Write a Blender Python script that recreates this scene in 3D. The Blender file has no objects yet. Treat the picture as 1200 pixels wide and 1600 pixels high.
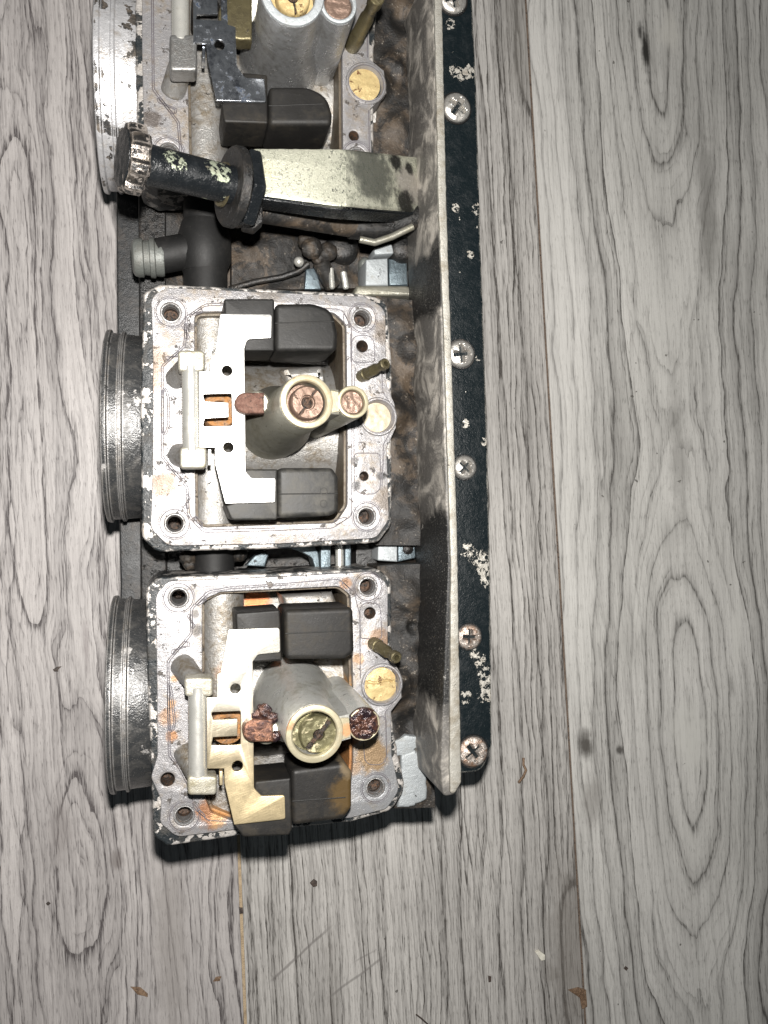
import bpy, bmesh, math, random
from mathutils import Vector, Matrix, noise as mnoise
R = math.radians
random.seed(7)
SC = 0.001                      # all numbers below are millimetres

# ------------------------------------------------------------------ camera
scene = bpy.context.scene
CH, TILT, FPX = 305.0, R(14.5), 1250.0
cam = bpy.data.cameras.new('camera'); cam.sensor_fit = 'HORIZONTAL'
cam.sensor_width = 36; cam.lens = 36*FPX/1200; cam.clip_start = .005; cam.clip_end = 20
camo = bpy.data.objects.new('camera', cam); scene.collection.objects.link(camo)
camo.location = (0, 0, CH*SC); camo.rotation_euler = (0, -TILT, 0)
scene.camera = camo
# ------------------------------------------------------------------ room light and the phone's flash
w = bpy.data.worlds.new('World'); scene.world = w; w.use_nodes = True
w.node_tree.nodes['Background'].inputs[0].default_value = (.80, .93, 1.0, 1)
w.node_tree.nodes['Background'].inputs[1].default_value = .06
fl = bpy.data.lights.new('flash', 'POINT'); fl.shadow_soft_size = .0035
fl.energy = 7.5; fl.color = (1, .965, .92)
flo = bpy.data.objects.new('flash', fl); scene.collection.objects.link(flo)
flo.location = (0.001, .021, (CH+2)*SC); flo.rotation_euler = (0, -TILT, 0)
scene.view_settings.view_transform = 'Standard'; scene.view_settings.look = 'None'
scene.view_settings.exposure = 0; scene.view_settings.gamma = 1
scene.cycles.max_bounces = 6; scene.cycles.use_denoising = True

# ------------------------------------------------------------------ helpers
def at(px, py, z):
    """point of the photograph (1200 x 1600) on the level plane z, in mm"""
    u = (px-600)/FPX; v = (800-py)/FPX
    s, c = math.sin(TILT), math.cos(TILT)
    t = (CH-z)/(c-s*u)
    return Vector(((c*u+s)*t, v*t, z))
def mmpx(px, py, z): return (at(px+1, py, z)-at(px-1, py, z)).length/2*.5+(at(px, py+1, z)-at(px, py-1, z)).length/2*.5

C = scene.collection
def link(o, parent=None):
    C.objects.link(o)
    if parent is not None:
        o.parent = parent
        o.location = Vector(o.location)-WL[parent.name]
    return o
WL = {}
def finish(name, me, mat, parent=None, smooth=35, label=None):
    """verts are world millimetres: re-origin and scale"""
    n = len(me.vertices)
    if n:
        lo = Vector((1e9,)*3); hi = -lo
        for v in me.vertices:
            for k in range(3):
                lo[k] = min(lo[k], v.co[k]); hi[k] = max(hi[k], v.co[k])
        c = (lo+hi)/2; c.z = lo.z
    else: c = Vector((0, 0, 0))
    for v in me.vertices: v.co = (v.co-c)*SC
    me.materials.clear(); me.materials.append(mat)
    me.shade_smooth()
    if smooth is not None: me.set_sharp_from_angle(angle=R(smooth))
    o = bpy.data.objects.new(name, me); o.location = c*SC
    wl = c*SC
    link(o, parent); WL[o.name] = wl
    if label: o['label'] = label
    return o
def tag(o, label=None, cat=None, group=None, kind=None):
    if label: o['label'] = label
    if cat: o['category'] = cat
    if group: o['group'] = group
    if kind: o['kind'] = kind
    return o

def fillet(pts, n=6):
    """pts: (Vector2, r)"""
    out = []; N = len(pts)
    for i, (p, r) in enumerate(pts):
        if r <= 0: out.append(p.copy()); continue
        a = pts[i-1][0]-p; b = pts[(i+1) % N][0]-p
        la, lb = a.length, b.length
        if la < 1e-6 or lb < 1e-6: out.append(p.copy()); continue
        a.normalize(); b.normalize()
        ang = math.acos(max(-1, min(1, a.dot(b))))
        if ang > 3.05 or ang < .08: out.append(p.copy()); continue
        d = min(r/math.tan(ang/2), la*.48, lb*.48)
        q0 = p+a*d; q1 = p+b*d
        for k in range(n+1):
            t = k/n
            out.append(q0*(1-t)**2+p*2*t*(1-t)+q1*t*t)
    return out
def pxpoly(pts, z, n=6):
    """pixel outline (x, y[, r px]) -> mm outline at level z"""
    q = []
    for p in pts:
        v = at(p[0], p[1], z); r = (p[2] if len(p) > 2 else 0)*mmpx(p[0], p[1], z)
        q.append((Vector((v.x, v.y)), r))
    return fillet(q, n)
def circ(px, py, z, rpx, n=28, squash=1, rot=0):
    c = at(px, py, z); r = rpx*mmpx(px, py, z)
    o = []
    for k in range(n):
        a = 2*math.pi*k/n
        x, y = r*math.cos(a), r*squash*math.sin(a)
        o.append(Vector((c.x+x*math.cos(rot)-y*math.sin(rot), c.y+x*math.sin(rot)+y*math.cos(rot))))
    return o
def jit(poly, amp, step=1.5, seed=0):
    out = []; N = len(poly)
    for i in range(N):
        a, b = poly[i], poly[(i+1) % N]
        L = (b-a).length; m = max(1, int(L/step))
        for k in range(m):
            p = a+(b-a)*k/m
            f = mnoise.noise(Vector((p.x*.9+seed, p.y*.9, seed*3.1)))+.6*mnoise.noise(Vector((p.x*.25+seed, p.y*.25, 5)))
            g = mnoise.noise(Vector((p.x*.9+40+seed, p.y*.9, seed)))
            out.append(p+Vector((f, g))*amp)
    return out
def prism(name, outline, z0, z1, mat, parent=None, holes=(), bev=.35, res=2, smooth=35, label=None):
    cu = bpy.data.curves.new(name, 'CURVE'); cu.dimensions = '2D'; cu.fill_mode = 'BOTH'
    for poly in [outline]+list(holes):
        s = cu.splines.new('POLY'); s.points.add(len(poly)-1)
        for i, p in enumerate(poly): s.points[i].co = (p.x, p.y, 0, 1)
        s.use_cyclic_u = True
    cu.extrude = max(.001, (z1-z0)/2-bev); cu.bevel_depth = bev; cu.bevel_resolution = res; cu.offset = -bev
    ob = bpy.data.objects.new('tmp', cu)
    me = bpy.data.meshes.new_from_object(ob)
    bpy.data.objects.remove(ob); bpy.data.curves.remove(cu)
    bm = bmesh.new(); bm.from_mesh(me)
    bmesh.ops.remove_doubles(bm, verts=bm.verts, dist=.002)
    bmesh.ops.recalc_face_normals(bm, faces=bm.faces)
    for v in bm.verts: v.co.z += (z0+z1)/2
    bm.to_mesh(me); bm.free()
    me.name = name
    return finish(name, me, mat, parent, smooth, label)
def basis(axis):
    a = Vector(axis).normalized()
    t = Vector((0, 0, 1)) if abs(a.z) < .9 else Vector((1, 0, 0))
    u = a.cross(t).normalized(); v = a.cross(u)
    return a, u, v
def lathe_bm(bm, prof, o, axis, seg=36, rf=None):
    a, u, v = basis(axis); o = Vector(o); rings = []
    for r, h in prof:
        ring = []
        if r < 1e-4: ring = [bm.verts.new(o+a*h)]
        else:
            for k in range(seg):
                t = 2*math.pi*k/seg; rr = r*(rf(t, h) if rf else 1)
                ring.append(bm.verts.new(o+a*h+(u*math.cos(t)+v*math.sin(t))*rr))
        rings.append(ring)
    for A, B in zip(rings, rings[1:]):
        for k in range(seg):
            k2 = (k+1) % seg
            try:
                if len(A) == 1 and len(B) == 1: continue
                if len(A) == 1: bm.faces.new((A[0], B[k], B[k2]))
                elif len(B) == 1: bm.faces.new((A[k], B[0], A[k2]))
                else: bm.faces.new((A[k], B[k], B[k2], A[k2]))
            except ValueError: pass
def bm_obj(name, bm, mat, parent=None, smooth=35, label=None):
    bmesh.ops.recalc_face_normals(bm, faces=bm.faces)
    me = bpy.data.meshes.new(name); bm.to_mesh(me); bm.free()
    return finish(name, me, mat, parent, smooth, label)
def lathe(name, prof, o, axis, mat, parent=None, seg=36, rf=None, smooth=35, label=None):
    bm = bmesh.new(); lathe_bm(bm, prof, o, axis, seg, rf)
    return bm_obj(name, bm, mat, parent, smooth, label)
def rod(name, a, b, r, mat, parent=None, seg=28, ch=.4, r2=None, label=None):
    a, b = Vector(a), Vector(b); L = (b-a).length; r2 = r if r2 is None else r2
    return lathe(name, [(0, 0), (r-ch, 0), (r, ch), (r2, L-ch), (r2-ch, L), (0, L)], a, b-a, mat, parent, seg, label=label)
def tube(name, pts, r, mat, parent=None, closed=False, flat=1.0, seg=8, label=None):
    """swept round wire through 3-D points; flat squashes it in z"""
    bm = bmesh.new(); rings = []; N = len(pts); P = [Vector(p) for p in pts]
    for i, p in enumerate(P):
        if closed: d = P[(i+1) % N]-P[i-1]
        else: d = P[min(i+1, N-1)]-P[max(i-1, 0)]
        a, u, v = basis(d)
        ring = []
        for k in range(seg):
            t = 2*math.pi*k/seg; q = (u*math.cos(t)+v*math.sin(t))*r; q.z *= flat
            ring.append(bm.verts.new(p+q))
        rings.append(ring)
    M = N if closed else N-1
    for i in range(M):
        A, B = rings[i], rings[(i+1) % N]
        for k in range(seg): bm.faces.new((A[k], A[(k+1) % seg], B[(k+1) % seg], B[k]))
    if not closed: bm.faces.new(rings[0]); bm.faces.new(rings[-1])
    return bm_obj(name, bm, mat, parent, 50, label)
def disc_hf(name, c, rad, f, mat, parent=None, axis=(0, 0, 1), rings=16, seg=56, skirt=2.0, rot=0, label=None):
    """round head whose relief is f(x, y) in units of the radius -> mm"""
    a, u, v = basis(axis); c = Vector(c); bm = bmesh.new()
    cu, su = math.cos(rot), math.sin(rot)
    ctr = bm.verts.new(c+a*f(0, 0)); prev = None
    for i in range(1, rings+1):
        r = i/rings; ring = []
        for k in range(seg):
            t = 2*math.pi*k/seg; x, y = r*math.cos(t), r*math.sin(t)
            ring.append(bm.verts.new(c+(u*x+v*y)*rad+a*f(x*cu+y*su, -x*su+y*cu)))
        for k in range(seg):
            k2 = (k+1) % seg
            if prev is None: bm.faces.new((ctr, ring[k], ring[k2]))
            else: bm.faces.new((prev[k], ring[k], ring[k2], prev[k2]))
        prev = ring
    low = [bm.verts.new(q.co-a*skirt) for q in prev]
    for k in range(seg): bm.faces.new((prev[k], low[k], low[(k+1) % seg], prev[(k+1) % seg]))
    return bm_obj(name, bm, mat, parent, 28, label)
def crud(name, blobs, mat, parent=None, amp=.35, fr=1.1, sub=4, label=None):
    """one lumpy crusted mass made of merged noisy balls: (centre, radius, zscale)"""
    bm = bmesh.new()
    for j, (c, r, zs) in enumerate(blobs):
        m = bmesh.ops.create_icosphere(bm, subdivisions=sub, radius=r)
        for v in m['verts']:
            n = v.co.normalized()
            q = v.co*fr+Vector((j*7.3, c[0], c[1]))
            d = mnoise.noise(q)*1.0+mnoise.noise(q*2.7)*.6+mnoise.noise(q*6)*.3
            v.co += n*d*amp*r*.6
            v.co.z *= zs
            v.co += Vector(c)
    return bm_obj(name, bm, mat, parent, 60, label)
def rbox(name, pts, z0, z1, mat, parent=None, bev=.4, **k):
    return prism(name, pxpoly(pts, z1), z0, z1, mat, parent, bev=bev, **k)

# ------------------------------------------------------------------ materials
class X:
    """node expression"""
    def __init__(s, nt, sock): s.nt = nt; s.s = sock
    def m(s, op, *a, clamp=False):
        n = s.nt.nodes.new('ShaderNodeMath'); n.operation = op; n.use_clamp = clamp
        for i, v in enumerate((s,)+a):
            if isinstance(v, X): s.nt.links.new(v.s, n.inputs[i])
            else: n.inputs[i].default_value = v
        return X(s.nt, n.outputs[0])
    def __add__(s, o): return s.m('ADD', o)
    __radd__ = __add__
    def __mul__(s, o): return s.m('MULTIPLY', o)
    __rmul__ = __mul__
    def __sub__(s, o): return s.m('SUBTRACT', o)
    def __rsub__(s, o): return (s*-1.0)+o
    def __truediv__(s, o): return s.m('DIVIDE', o)
    def step(s, a, b):       # smooth 0..1 between a and b
        n = s.nt.nodes.new('ShaderNodeMapRange'); n.interpolation_type = 'SMOOTHSTEP'
        s.nt.links.new(s.s, n.inputs['Value'])
        n.inputs['From Min'].default_value = a; n.inputs['From Max'].default_value = b
        n.inputs['To Min'].default_value = 0; n.inputs['To Max'].default_value = 1
        return X(s.nt, n.outputs[0])
class Mat:
    def __init__(s, name):
        s.mat = bpy.data.materials.new(name); s.mat.use_nodes = True
        s.nt = s.mat.node_tree; s.b = s.nt.nodes['Principled BSDF']
        g = s.nt.nodes.new('ShaderNodeNewGeometry'); s.g = g
        v = s.nt.nodes.new('ShaderNodeVectorMath'); v.operation = 'SCALE'; v.inputs['Scale'].default_value = 1/SC
        s.nt.links.new(g.outputs['Position'], v.inputs[0]); s.P = v.outputs[0]
        sp = s.nt.nodes.new('ShaderNodeSeparateXYZ'); s.nt.links.new(s.P, sp.inputs[0])
        s.x, s.y, s.z = (X(s.nt, sp.outputs[i]) for i in range(3))
    def vec(s, x, y, z=0.0):
        n = s.nt.nodes.new('ShaderNodeCombineXYZ')
        for i, v in enumerate((x, y, z)):
            if isinstance(v, X): s.nt.links.new(v.s, n.inputs[i])
            else: n.inputs[i].default_value = v
        return n.outputs[0]
    def noise(s, scale, detail=4, rough=.55, dist=0, vec=None, off=0.0):
        n = s.nt.nodes.new('ShaderNodeTexNoise'); n.inputs['Scale'].default_value = scale
        n.inputs['Detail'].default_value = detail; n.inputs['Roughness'].default_value = rough
        n.inputs['Distortion'].default_value = dist
        v = vec if vec is not None else s.P
        if off:
            a = s.nt.nodes.new('ShaderNodeVectorMath'); a.operation = 'ADD'; a.inputs[1].default_value = (off, off*1.7, off*.6)
            s.nt.links.new(v, a.inputs[0]); v = a.outputs[0]
        s.nt.links.new(v, n.inputs['Vector'])
        return X(s.nt, n.outputs['Fac'])
    def mix(s, f, a, b):
        n = s.nt.nodes.new('ShaderNodeMix'); n.data_type = 'RGBA'
        if isinstance(f, X): s.nt.links.new(f.s, n.inputs[0])
        else: n.inputs[0].default_value = f
        for i, v in ((6, a), (7, b)):
            if isinstance(v, tuple): n.inputs[i].default_value = v+(1,)*(4-len(v))
            else: s.nt.links.new(v, n.inputs[i])
        return n.outputs[2]
    def set(s, name, v):
        i = s.b.inputs[name]
        if isinstance(v, X): s.nt.links.new(v.s, i)
        elif isinstance(v, tuple): i.default_value = v+(1,)*(4-len(v))
        elif isinstance(v, (int, float)): i.default_value = v
        else: s.nt.links.new(v, i)
    def bump(s, h, dist=.1, strength=1.0):
        n = s.nt.nodes.new('ShaderNodeBump'); n.inputs['Distance'].default_value = dist*SC
        n.inputs['Strength'].default_value = strength
        s.nt.links.new(h.s, n.inputs['Height']); s.nt.links.new(n.outputs[0], s.b.inputs['Normal'])
    def spot(s, px, py, z, r, soft=.5, wob=None):
        """soft disc round a point of the thing (stain with its own shape)"""
        c = at(px, py, z); r = r*mmpx(px, py, z)
        d = ((s.x-c.x).m('POWER', 2.0)+(s.y-c.y).m('POWER', 2.0)).m('SQRT')
        if wob is not None: d = d+(wob-.5)*r*1.6
        return 1-d.step(r*(1-soft), r*(1+soft))
    def edge(s, rad=.6):
        n = s.nt.nodes.new('ShaderNodeBevel'); n.samples = 4; n.inputs['Radius'].default_value = rad*SC
        d = s.nt.nodes.new('ShaderNodeVectorMath'); d.operation = 'DOT_PRODUCT'
        s.nt.links.new(n.outputs[0], d.inputs[0]); s.nt.links.new(s.g.outputs['Normal'], d.inputs[1])
        return 1-X(s.nt, d.outputs['Value'])

def mx(a, b): return a.m('MAXIMUM', b)
def mn(a, b): return a.m('MINIMUM', b)

def worn_paint(name, paint=(.012, .015, .017), under=(.55, .54, .53), amount=.5, scale=.16, edge=6.0, dust=.25, prough=.38, tint=(.16, .13, .10), urough=.42, dscale=.25, chips=(), dark=(), spec=.35):
    """old black paint chipped to bare aluminium, dusty and stained"""
    M = Mat(name)
    n1 = M.noise(scale, 8, .62, .4); n2 = M.noise(scale*4.5, 5, .6, 0, off=31)
    e = M.edge(.7) if edge else None
    v = n1*.75+n2*.25
    if e is not None: v = v+mn(e*edge, n2*0+.22)
    chip = v.step(amount-.012, amount+.012)
    wob = M.noise(.7, 5, .65, off=63)
    rag = M.noise(.75, 7, .7, .5, off=91).step(.485, .51)
    for (px, py, z, r) in chips: chip = mx(chip, M.spot(px, py, z, r*2.0, .25, wob)*rag)
    chip = chip.step(.35, .5)
    d = M.noise(dscale, 7, .65, .8, off=11).step(.42, .78)
    fine = M.noise(2.2, 4, .6, off=5)
    pc = M.mix(d*dust*2.0, paint, tint)
    wb = M.noise(.12, 5, .7, off=83)
    for (px, py, z, r) in dark: pc = M.mix(M.spot(px, py, z, r, .35, wb), pc, (.008, .008, .008))
    pc = M.mix(fine.step(.60, .74)*dust, pc, (.30, .28, .25))
    st = M.noise(.3, 6, .6, off=77).step(.5, .75)
    uc = M.mix(st*.7, under, (.28, .23, .17)); uc = M.mix(fine.step(.5, .7)*.5, uc, tuple(k*.55 for k in under))
    M.set('Base Color', M.mix(chip, pc, uc))
    M.set('Metallic', chip*.55); M.set('Specular IOR Level', spec)
    M.set('Roughness', prough+d*.3+fine*.2-.1+chip*(urough-prough))
    M.bump(chip*-.6+n2*.5+fine*.5+M.noise(.8, 5, .6, off=3)*.8, .22)
    return M.mat
def cast(name, col=(.42, .42, .42), stain=(.20, .155, .11), amt=.5, rough=.5, metal=.6, dark=(.06, .055, .05), damt=.62, bump=.18, spots=(), scale=.12):
    """bare casting or machined metal with grime, stains and pitting"""
    M = Mat(name)
    a = M.noise(scale, 8, .62, .6); b = M.noise(scale*6, 6, .65, 0, off=21); f = M.noise(3.0, 4, .7, off=9)
    g = a*.6+b*.4
    c = M.mix(g.step(amt-.08, amt+.14), col, stain)
    c = M.mix(f.step(.45, .75)*.5, c, tuple(k*.72 for k in col))
    dk = (M.noise(scale*3.2, 8, .7, .3, off=47)).step(damt-.02, damt+.04)
    c = M.mix(dk, c, dark)
    wob = M.noise(.35, 5, .65, off=63)
    for (px, py, z, r, sc_, k) in spots:
        c = M.mix(M.spot(px, py, z, r, .35, wob)*k, c, sc_)
    M.set('Base Color', c)
    M.set('Metallic', metal-dk*metal*.8)
    M.set('Roughness', (a-.5)*.5+f*.16+rough-.08)
    M.bump(f*.5+b*.8+dk*.5, bump)
    return M.mat
def grime(name, base=(.012, .011, .010), brown=(.060, .044, .030), grey=(.20, .19, .17)):
    M = Mat(name)
    a = M.noise(.06, 8, .65, .8); b = M.noise(.35, 7, .7, .3, off=21); f = M.noise(1.6, 5, .7, off=9)
    c = M.mix(a.step(.42, .66), base, brown)
    c = M.mix((b*.6+f*.4).step(.53, .66)*.5, c, tuple(k*1.9 for k in brown))
    c = M.mix((b*.45+f*.55).step(.585, .63)*.8, c, grey)
    c = M.mix(M.noise(.12, 8, .7, 1.0, off=55).step(.5, .56)*.8, c, (.006, .006, .006))
    M.set('Base Color', c); M.set('Roughness', b*.5+.28); M.set('Specular IOR Level', .35)
    M.bump(b+f*.6+a, .35)
    return M.mat
def sheet(name, col, stain, rough=.36, warm=None):
    M = Mat(name)
    a = M.noise(.06, 5, .6, .4); sc = M.noise(1.0, 3, .6, vec=M.vec(M.x*.35+M.y*.2, M.y*5.0-M.x*1.5)); sc2 = M.noise(1.0, 3, .6, vec=M.vec(M.x*6.0+M.y, M.y*.3), off=5); f = M.noise(2.2, 4, .6)
    c = M.mix(a.step(.42, .75)*.7, col, stain)
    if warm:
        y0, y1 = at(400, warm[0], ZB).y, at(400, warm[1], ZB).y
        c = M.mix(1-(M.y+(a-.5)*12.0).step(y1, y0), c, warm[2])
    c = M.mix(f.step(.66, .74)*.5, c, tuple(k*.45 for k in col))
    c = M.mix(M.noise(.25, 7, .7, off=14).step(.64, .70)*.6, c, tuple(k*.4 for k in stain))
    M.set('Base Color', c); M.set('Metallic', .9); M.set('Roughness', (a-.5)*.4+(sc-.5)*.18+(sc2-.5)*.12+rough)
    M.bump(sc*.5+sc2*.3+a*3.0, .05)
    return M.mat
def rusty(name, c1=(.20, .10, .06), c2=(.38, .24, .17), c3=(.05, .03, .025), rough=.65, metal=.3, scale=.8, bump=.4):
    M = Mat(name)
    a = M.noise(scale, 7, .65, .5); b = M.noise(scale*2.6, 6, .7, off=13)
    c = M.mix(a.step(.4, .62), c1, c2); c = M.mix(b.step(.54, .66), c, c3)
    M.set('Base Color', c); M.set('Roughness', a*.3+rough-.15); M.set('Metallic', metal)
    M.bump(a+b*.7, bump)
    return M.mat
def plastic(name, col=(.030, .029, .028), dust=(.20, .18, .15), amt=.58, rough=.42, spots=()):
    M = Mat(name)
    a = M.noise(.11, 7, .6, .6); b = M.noise(.7, 6, .6, off=3); f = M.noise(3.4, 3, .6, off=8)
    c = M.mix((a*.7+b*.3).step(amt-.1, amt+.2)*.55, col, dust)
    c = M.mix(f.step(.66, .74)*.25, c, (.16, .155, .14))
    wob = M.noise(.35, 5, .65, off=63)
    for (px, py, z, r, sc_, k) in spots:
        c = M.mix(M.spot(px, py, z, r, .4, wob)*k, c, sc_)
    M.set('Base Color', c); M.set('Roughness', a*.35+b*.15+rough-.12); M.set('Specular IOR Level', .28)
    M.bump(b*.5+f*.3, .10)
    return M.mat

# ---- the printed wood of the floor boards
def wood(name, base, dark, knots, warp=7.0, freq=.19, seed=0.0, tilt=.045, tone=.5, strength=1.0, patches=(), pale=(.60, .585, .57), scratches=(), dense=.5, sfreq=.36, brk=.5, band=.16):
    """flat sawn grain: contour lines of an elongated distance field round the heart points, drawn with short pores.
    knots: (px, py, stretch, weight) on the floor"""
    M = Mat(name)
    X0 = M.x+M.y*tilt                       # across the board, following its slight turn
    lw = M.noise(1.0, 3, .55, vec=M.vec(X0*.020, M.y*.0085, seed))-.5
    lw2 = M.noise(1.0, 3, .55, vec=M.vec(X0*.09, M.y*.020, seed+9))-.5
    lw3 = M.noise(1.0, 3, .6, vec=M.vec(X0*.7, M.y*.15, seed+4))-.5
    F = None
    for (px, py, L, H) in knots:
        c = at(px, py, 0); cx = c.x+c.y*tilt
        dx = X0-cx; dy = (M.y-c.y)/L
        S = (1-(dy*dy*-1.0).m('EXPONENT'))*H
        d = (dx*dx+S*S+5.0).m('SQRT')
        F = d if F is None else F.m('SMOOTH_MIN', d, 5.0)
    F = F+lw*warp*4.2+lw2*warp*1.0+lw3*.6
    F2 = X0+lw*warp*5.0+lw2*warp*1.5+lw3*1.0
    def rings(ph, sd, pw):
        fr = ph.m('FRACT'); ident = ph.m('FLOOR')
        rnd = (ident*12.9898+sd).m('SINE').m('MULTIPLY', 43758.5).m('FRACT')
        core = (1-fr).m('POWER', pw*3.0)*.75+(1-fr).m('POWER', pw)*.35+fr.m('POWER', 30.0)*.6
        return core*(rnd*.8+.2), fr*rnd
    pore = M.noise(1.0, 2, .6, vec=M.vec(X0*2.0, M.y*.11, seed+2)).step(.42, .56)
    pore2 = M.noise(1.0, 2, .6, vec=M.vec(X0*2.4, M.y*.06, seed+5)).step(.54, .66)
    fib = M.noise(1.0, 4, .7, vec=M.vec(X0*1.6, M.y*.02, seed+7))
    fib2 = M.noise(1.0, 3, .6, vec=M.vec(X0*.32, M.y*.008, seed+8))
    grit = M.noise(1.0, 5, .7, vec=M.vec(X0*4.0, M.y*1.6, seed+1))
    big = M.noise(1.0, 3, .5, vec=M.vec(X0*.035, M.y*.008, seed+17)).step(.38, .66)
    big2 = M.noise(1.0, 3, .6, vec=M.vec(X0*.05, M.y*.012, seed+27)).step(.40, .60)
    big3 = M.noise(1.0, 3, .6, vec=M.vec(X0*.12, M.y*.018, seed+37)).step(.38, .62)
    l1, b1 = rings(F*freq, seed, 3.4); l1 = l1*(pore*brk+(1.0-brk))
    l2, b2 = rings(F*freq*2.61+.3, seed+3, 3.0); l2 = l2*(pore*brk+(1.0-brk))*(big2*.8+.12)
    l3, b3 = rings(F2*sfreq+.7, seed+6, 1.5); l3 = l3*(pore*.5+.5)*dense*(big3*.8+.3)
    l4, b4 = rings(F2*sfreq*2.3+.7, seed+8, 1.5); l4 = l4*(pore*.7+.3)*dense*(1-big3*.6)
    pore3 = M.noise(1.0, 2, .5, vec=M.vec(X0*2.6, M.y*.24, seed+12)).step(.60, .66)
    shade = (pore3*.30+l1*1.30+l2*.85+l3*1.15+l4*.65+b1*b1*band*2.0+b2*band*.5*big+pore2*.26*(big*.7+.3)+(fib-.5)*.62+(fib2-.5)*.40)*strength
    shade = mx(mn(shade, X0*0+1.0), X0*0)
    c = M.mix(big*tone, base, tuple(k*.62 for k in base))
    c = M.mix((M.noise(.012, 2, .5, off=seed)).step(.35, .7)*.5, c, pale)
    c = M.mix(shade, c, dark)
    c = M.mix(M.noise(.22, 2, .5, off=seed+3).step(.765, .78)*.8, c, (.05, .045, .04))
    c = M.mix(grit.step(.35, .7)*.25, c, tuple(k*.55 for k in base))
    wob = M.noise(.10, 4, .6, off=seed+40)
    for (px, py, rx, ry, col, k) in patches:
        cc = at(px, py, 0); m0 = mmpx(px, py, 0)
        dx = (X0-(cc.x+cc.y*tilt))/(rx*m0); dy = (M.y-cc.y)/(ry*m0)
        d = (dx*dx+dy*dy).m('SQRT')+(wob-.5)*1.6+(fib-.5)*1.6
        c = M.mix((1-d.step(.35, 1.35))*k, c, col)
    for (p0, p1, wd, k) in scratches:
        A = at(p0[0], p0[1], 0); B = at(p1[0], p1[1], 0); L = (B-A).length; ux, uy = (B.x-A.x)/L, (B.y-A.y)/L
        al = (M.x-A.x)*ux+(M.y-A.y)*uy; pr = (M.x-A.x)*(-uy)+(M.y-A.y)*ux
        pr = (pr+(M.noise(.15, 2)-.5)*1.2).m('ABSOLUTE')
        msk = (1-pr.step(wd*.2, wd))*al.step(0, 6)*(1-al.step(L-8, L))*(grit*.8+.4)
        c = M.mix(msk*k, c, (.13, .12, .115))
    M.set('Base Color', c); M.set('Roughness', fib*.12+.46+l1*.2)
    M.set('Specular IOR Level', .3)
    M.bump(shade*-.8+fib*.3, .05)
    return M.mat

wood_left = wood('wood left board', (.41, .388, .378), (.048, .041, .042),
    [(48, 830, 50, 9.0), (30, 400, 50, 12.0), (120, 1330, 40, 12.0)], warp=4.6, freq=.165, seed=3.0, tilt=.050, pale=(.46, .44, .43), dense=.80, sfreq=.26, brk=.65, band=.22,
    patches=[(183, 1345, 10, 16, (.10, .085, .08), .6), (135, 1010, 5, 40, (.14, .12, .12), .5), (95, 1290, 18, 55, (.16, .145, .14), .5), (265, 1480, 26, 160, (.19, .175, .165), .5)])
wood_mid = wood('wood middle board', (.455, .44, .42), (.036, .031, .027),
    [(200, 700, 400, 5.0), (905, 1500, 40, 16.0), (838, 60, 26, 10.0)], warp=2.6, freq=.12, seed=11.0, tilt=.055, strength=1.05, pale=(.53, .515, .49), dense=1.0, sfreq=.40,
    patches=[(896, 700, 22, 800, (.24, .225, .21), .45), (905, 1490, 50, 150, (.17, .155, .14), .6), (815, 40, 35, 130, (.20, .19, .175), .5), (520, 1560, 12, 130, (.12, .11, .10), .3)],
    scratches=[((415, 1540), (526, 1440), .8, .8), ((505, 1565), (612, 1486), .8, .7), ((545, 1508), (598, 1478), .6, .6), ((400, 1512), (424, 1508), .7, .8)])
wood_right = wood('wood right board', (.47, .463, .44), (.055, .051, .047),
    [(1078, 1150, 105, 38.0), (1030, 60, 75, 26.0)], warp=4.4, freq=.150, seed=23.0, tilt=.060, tone=.5, pale=(.55, .54, .52), dense=.36, sfreq=.27, brk=.42, band=.32,
    patches=[(862, 420, 60, 700, (.53, .52, .50), .28), (1078, 1150, 30, 55, (.44, .435, .41), .8), (1008, 75, 7, 32, (.015, .014, .012), .97), (1000, 50, 5, 14, (.02, .018, .016), .9), (915, 1165, 14, 20, (.04, .035, .03), .9), (968, 1172, 6, 7, (.05, .046, .042), .9), (1045, 50, 18, 30, (.42, .41, .38), .7),  # first patch: bright reflection along the left edge, painted pale
             (1150, 990, 10, 50, (.46, .455, .43), .7), (1105, 320, 16, 130, (.15, .145, .135), .6), (1060, 700, 16, 120, (.16, .155, .145), .5), (925, 1250, 16, 40, (.14, .13, .12), .5)])
subfloor_mat = cast('tan joint filler', (.40, .31, .20), (.22, .16, .10), .52, .8, 0, (.05, .04, .03), .66, .3, scale=.3)

paint_edge = worn_paint('chipped flange edge', amount=.53, scale=.20, edge=1.6, dust=.22, under=(.40, .38, .36), tint=(.07, .058, .045))
paint_plate = worn_paint('black steel rail', paint=(.0035, .0065, .008), amount=.655, scale=.17, edge=4.5, dust=.04, prough=.34, under=(.52, .50, .45), tint=(.010, .014, .017),
    chips=[(712, 112, 70, 5), (722, 116, 5+65, 5), (733, 112, 70, 5), (704, 38, 70, 4), (730, 860, 70, 5), (741, 868, 70, 5), (752, 874, 70, 6), (760, 890, 70, 7), (761, 906, 70, 6), (742, 1022, 70, 4), (750, 1032, 70, 5), (754, 1046, 70, 5), (761, 1066, 70, 6), (759, 1086, 70, 6), (735, 398, 70, 3), (712, 325, 70, 3), (745, 327, 70, 4), (727, 662, 70, 3), (747, 560, 70, 2), (756, 690, 70, 3), (726, 1090, 70, 5)])
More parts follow.
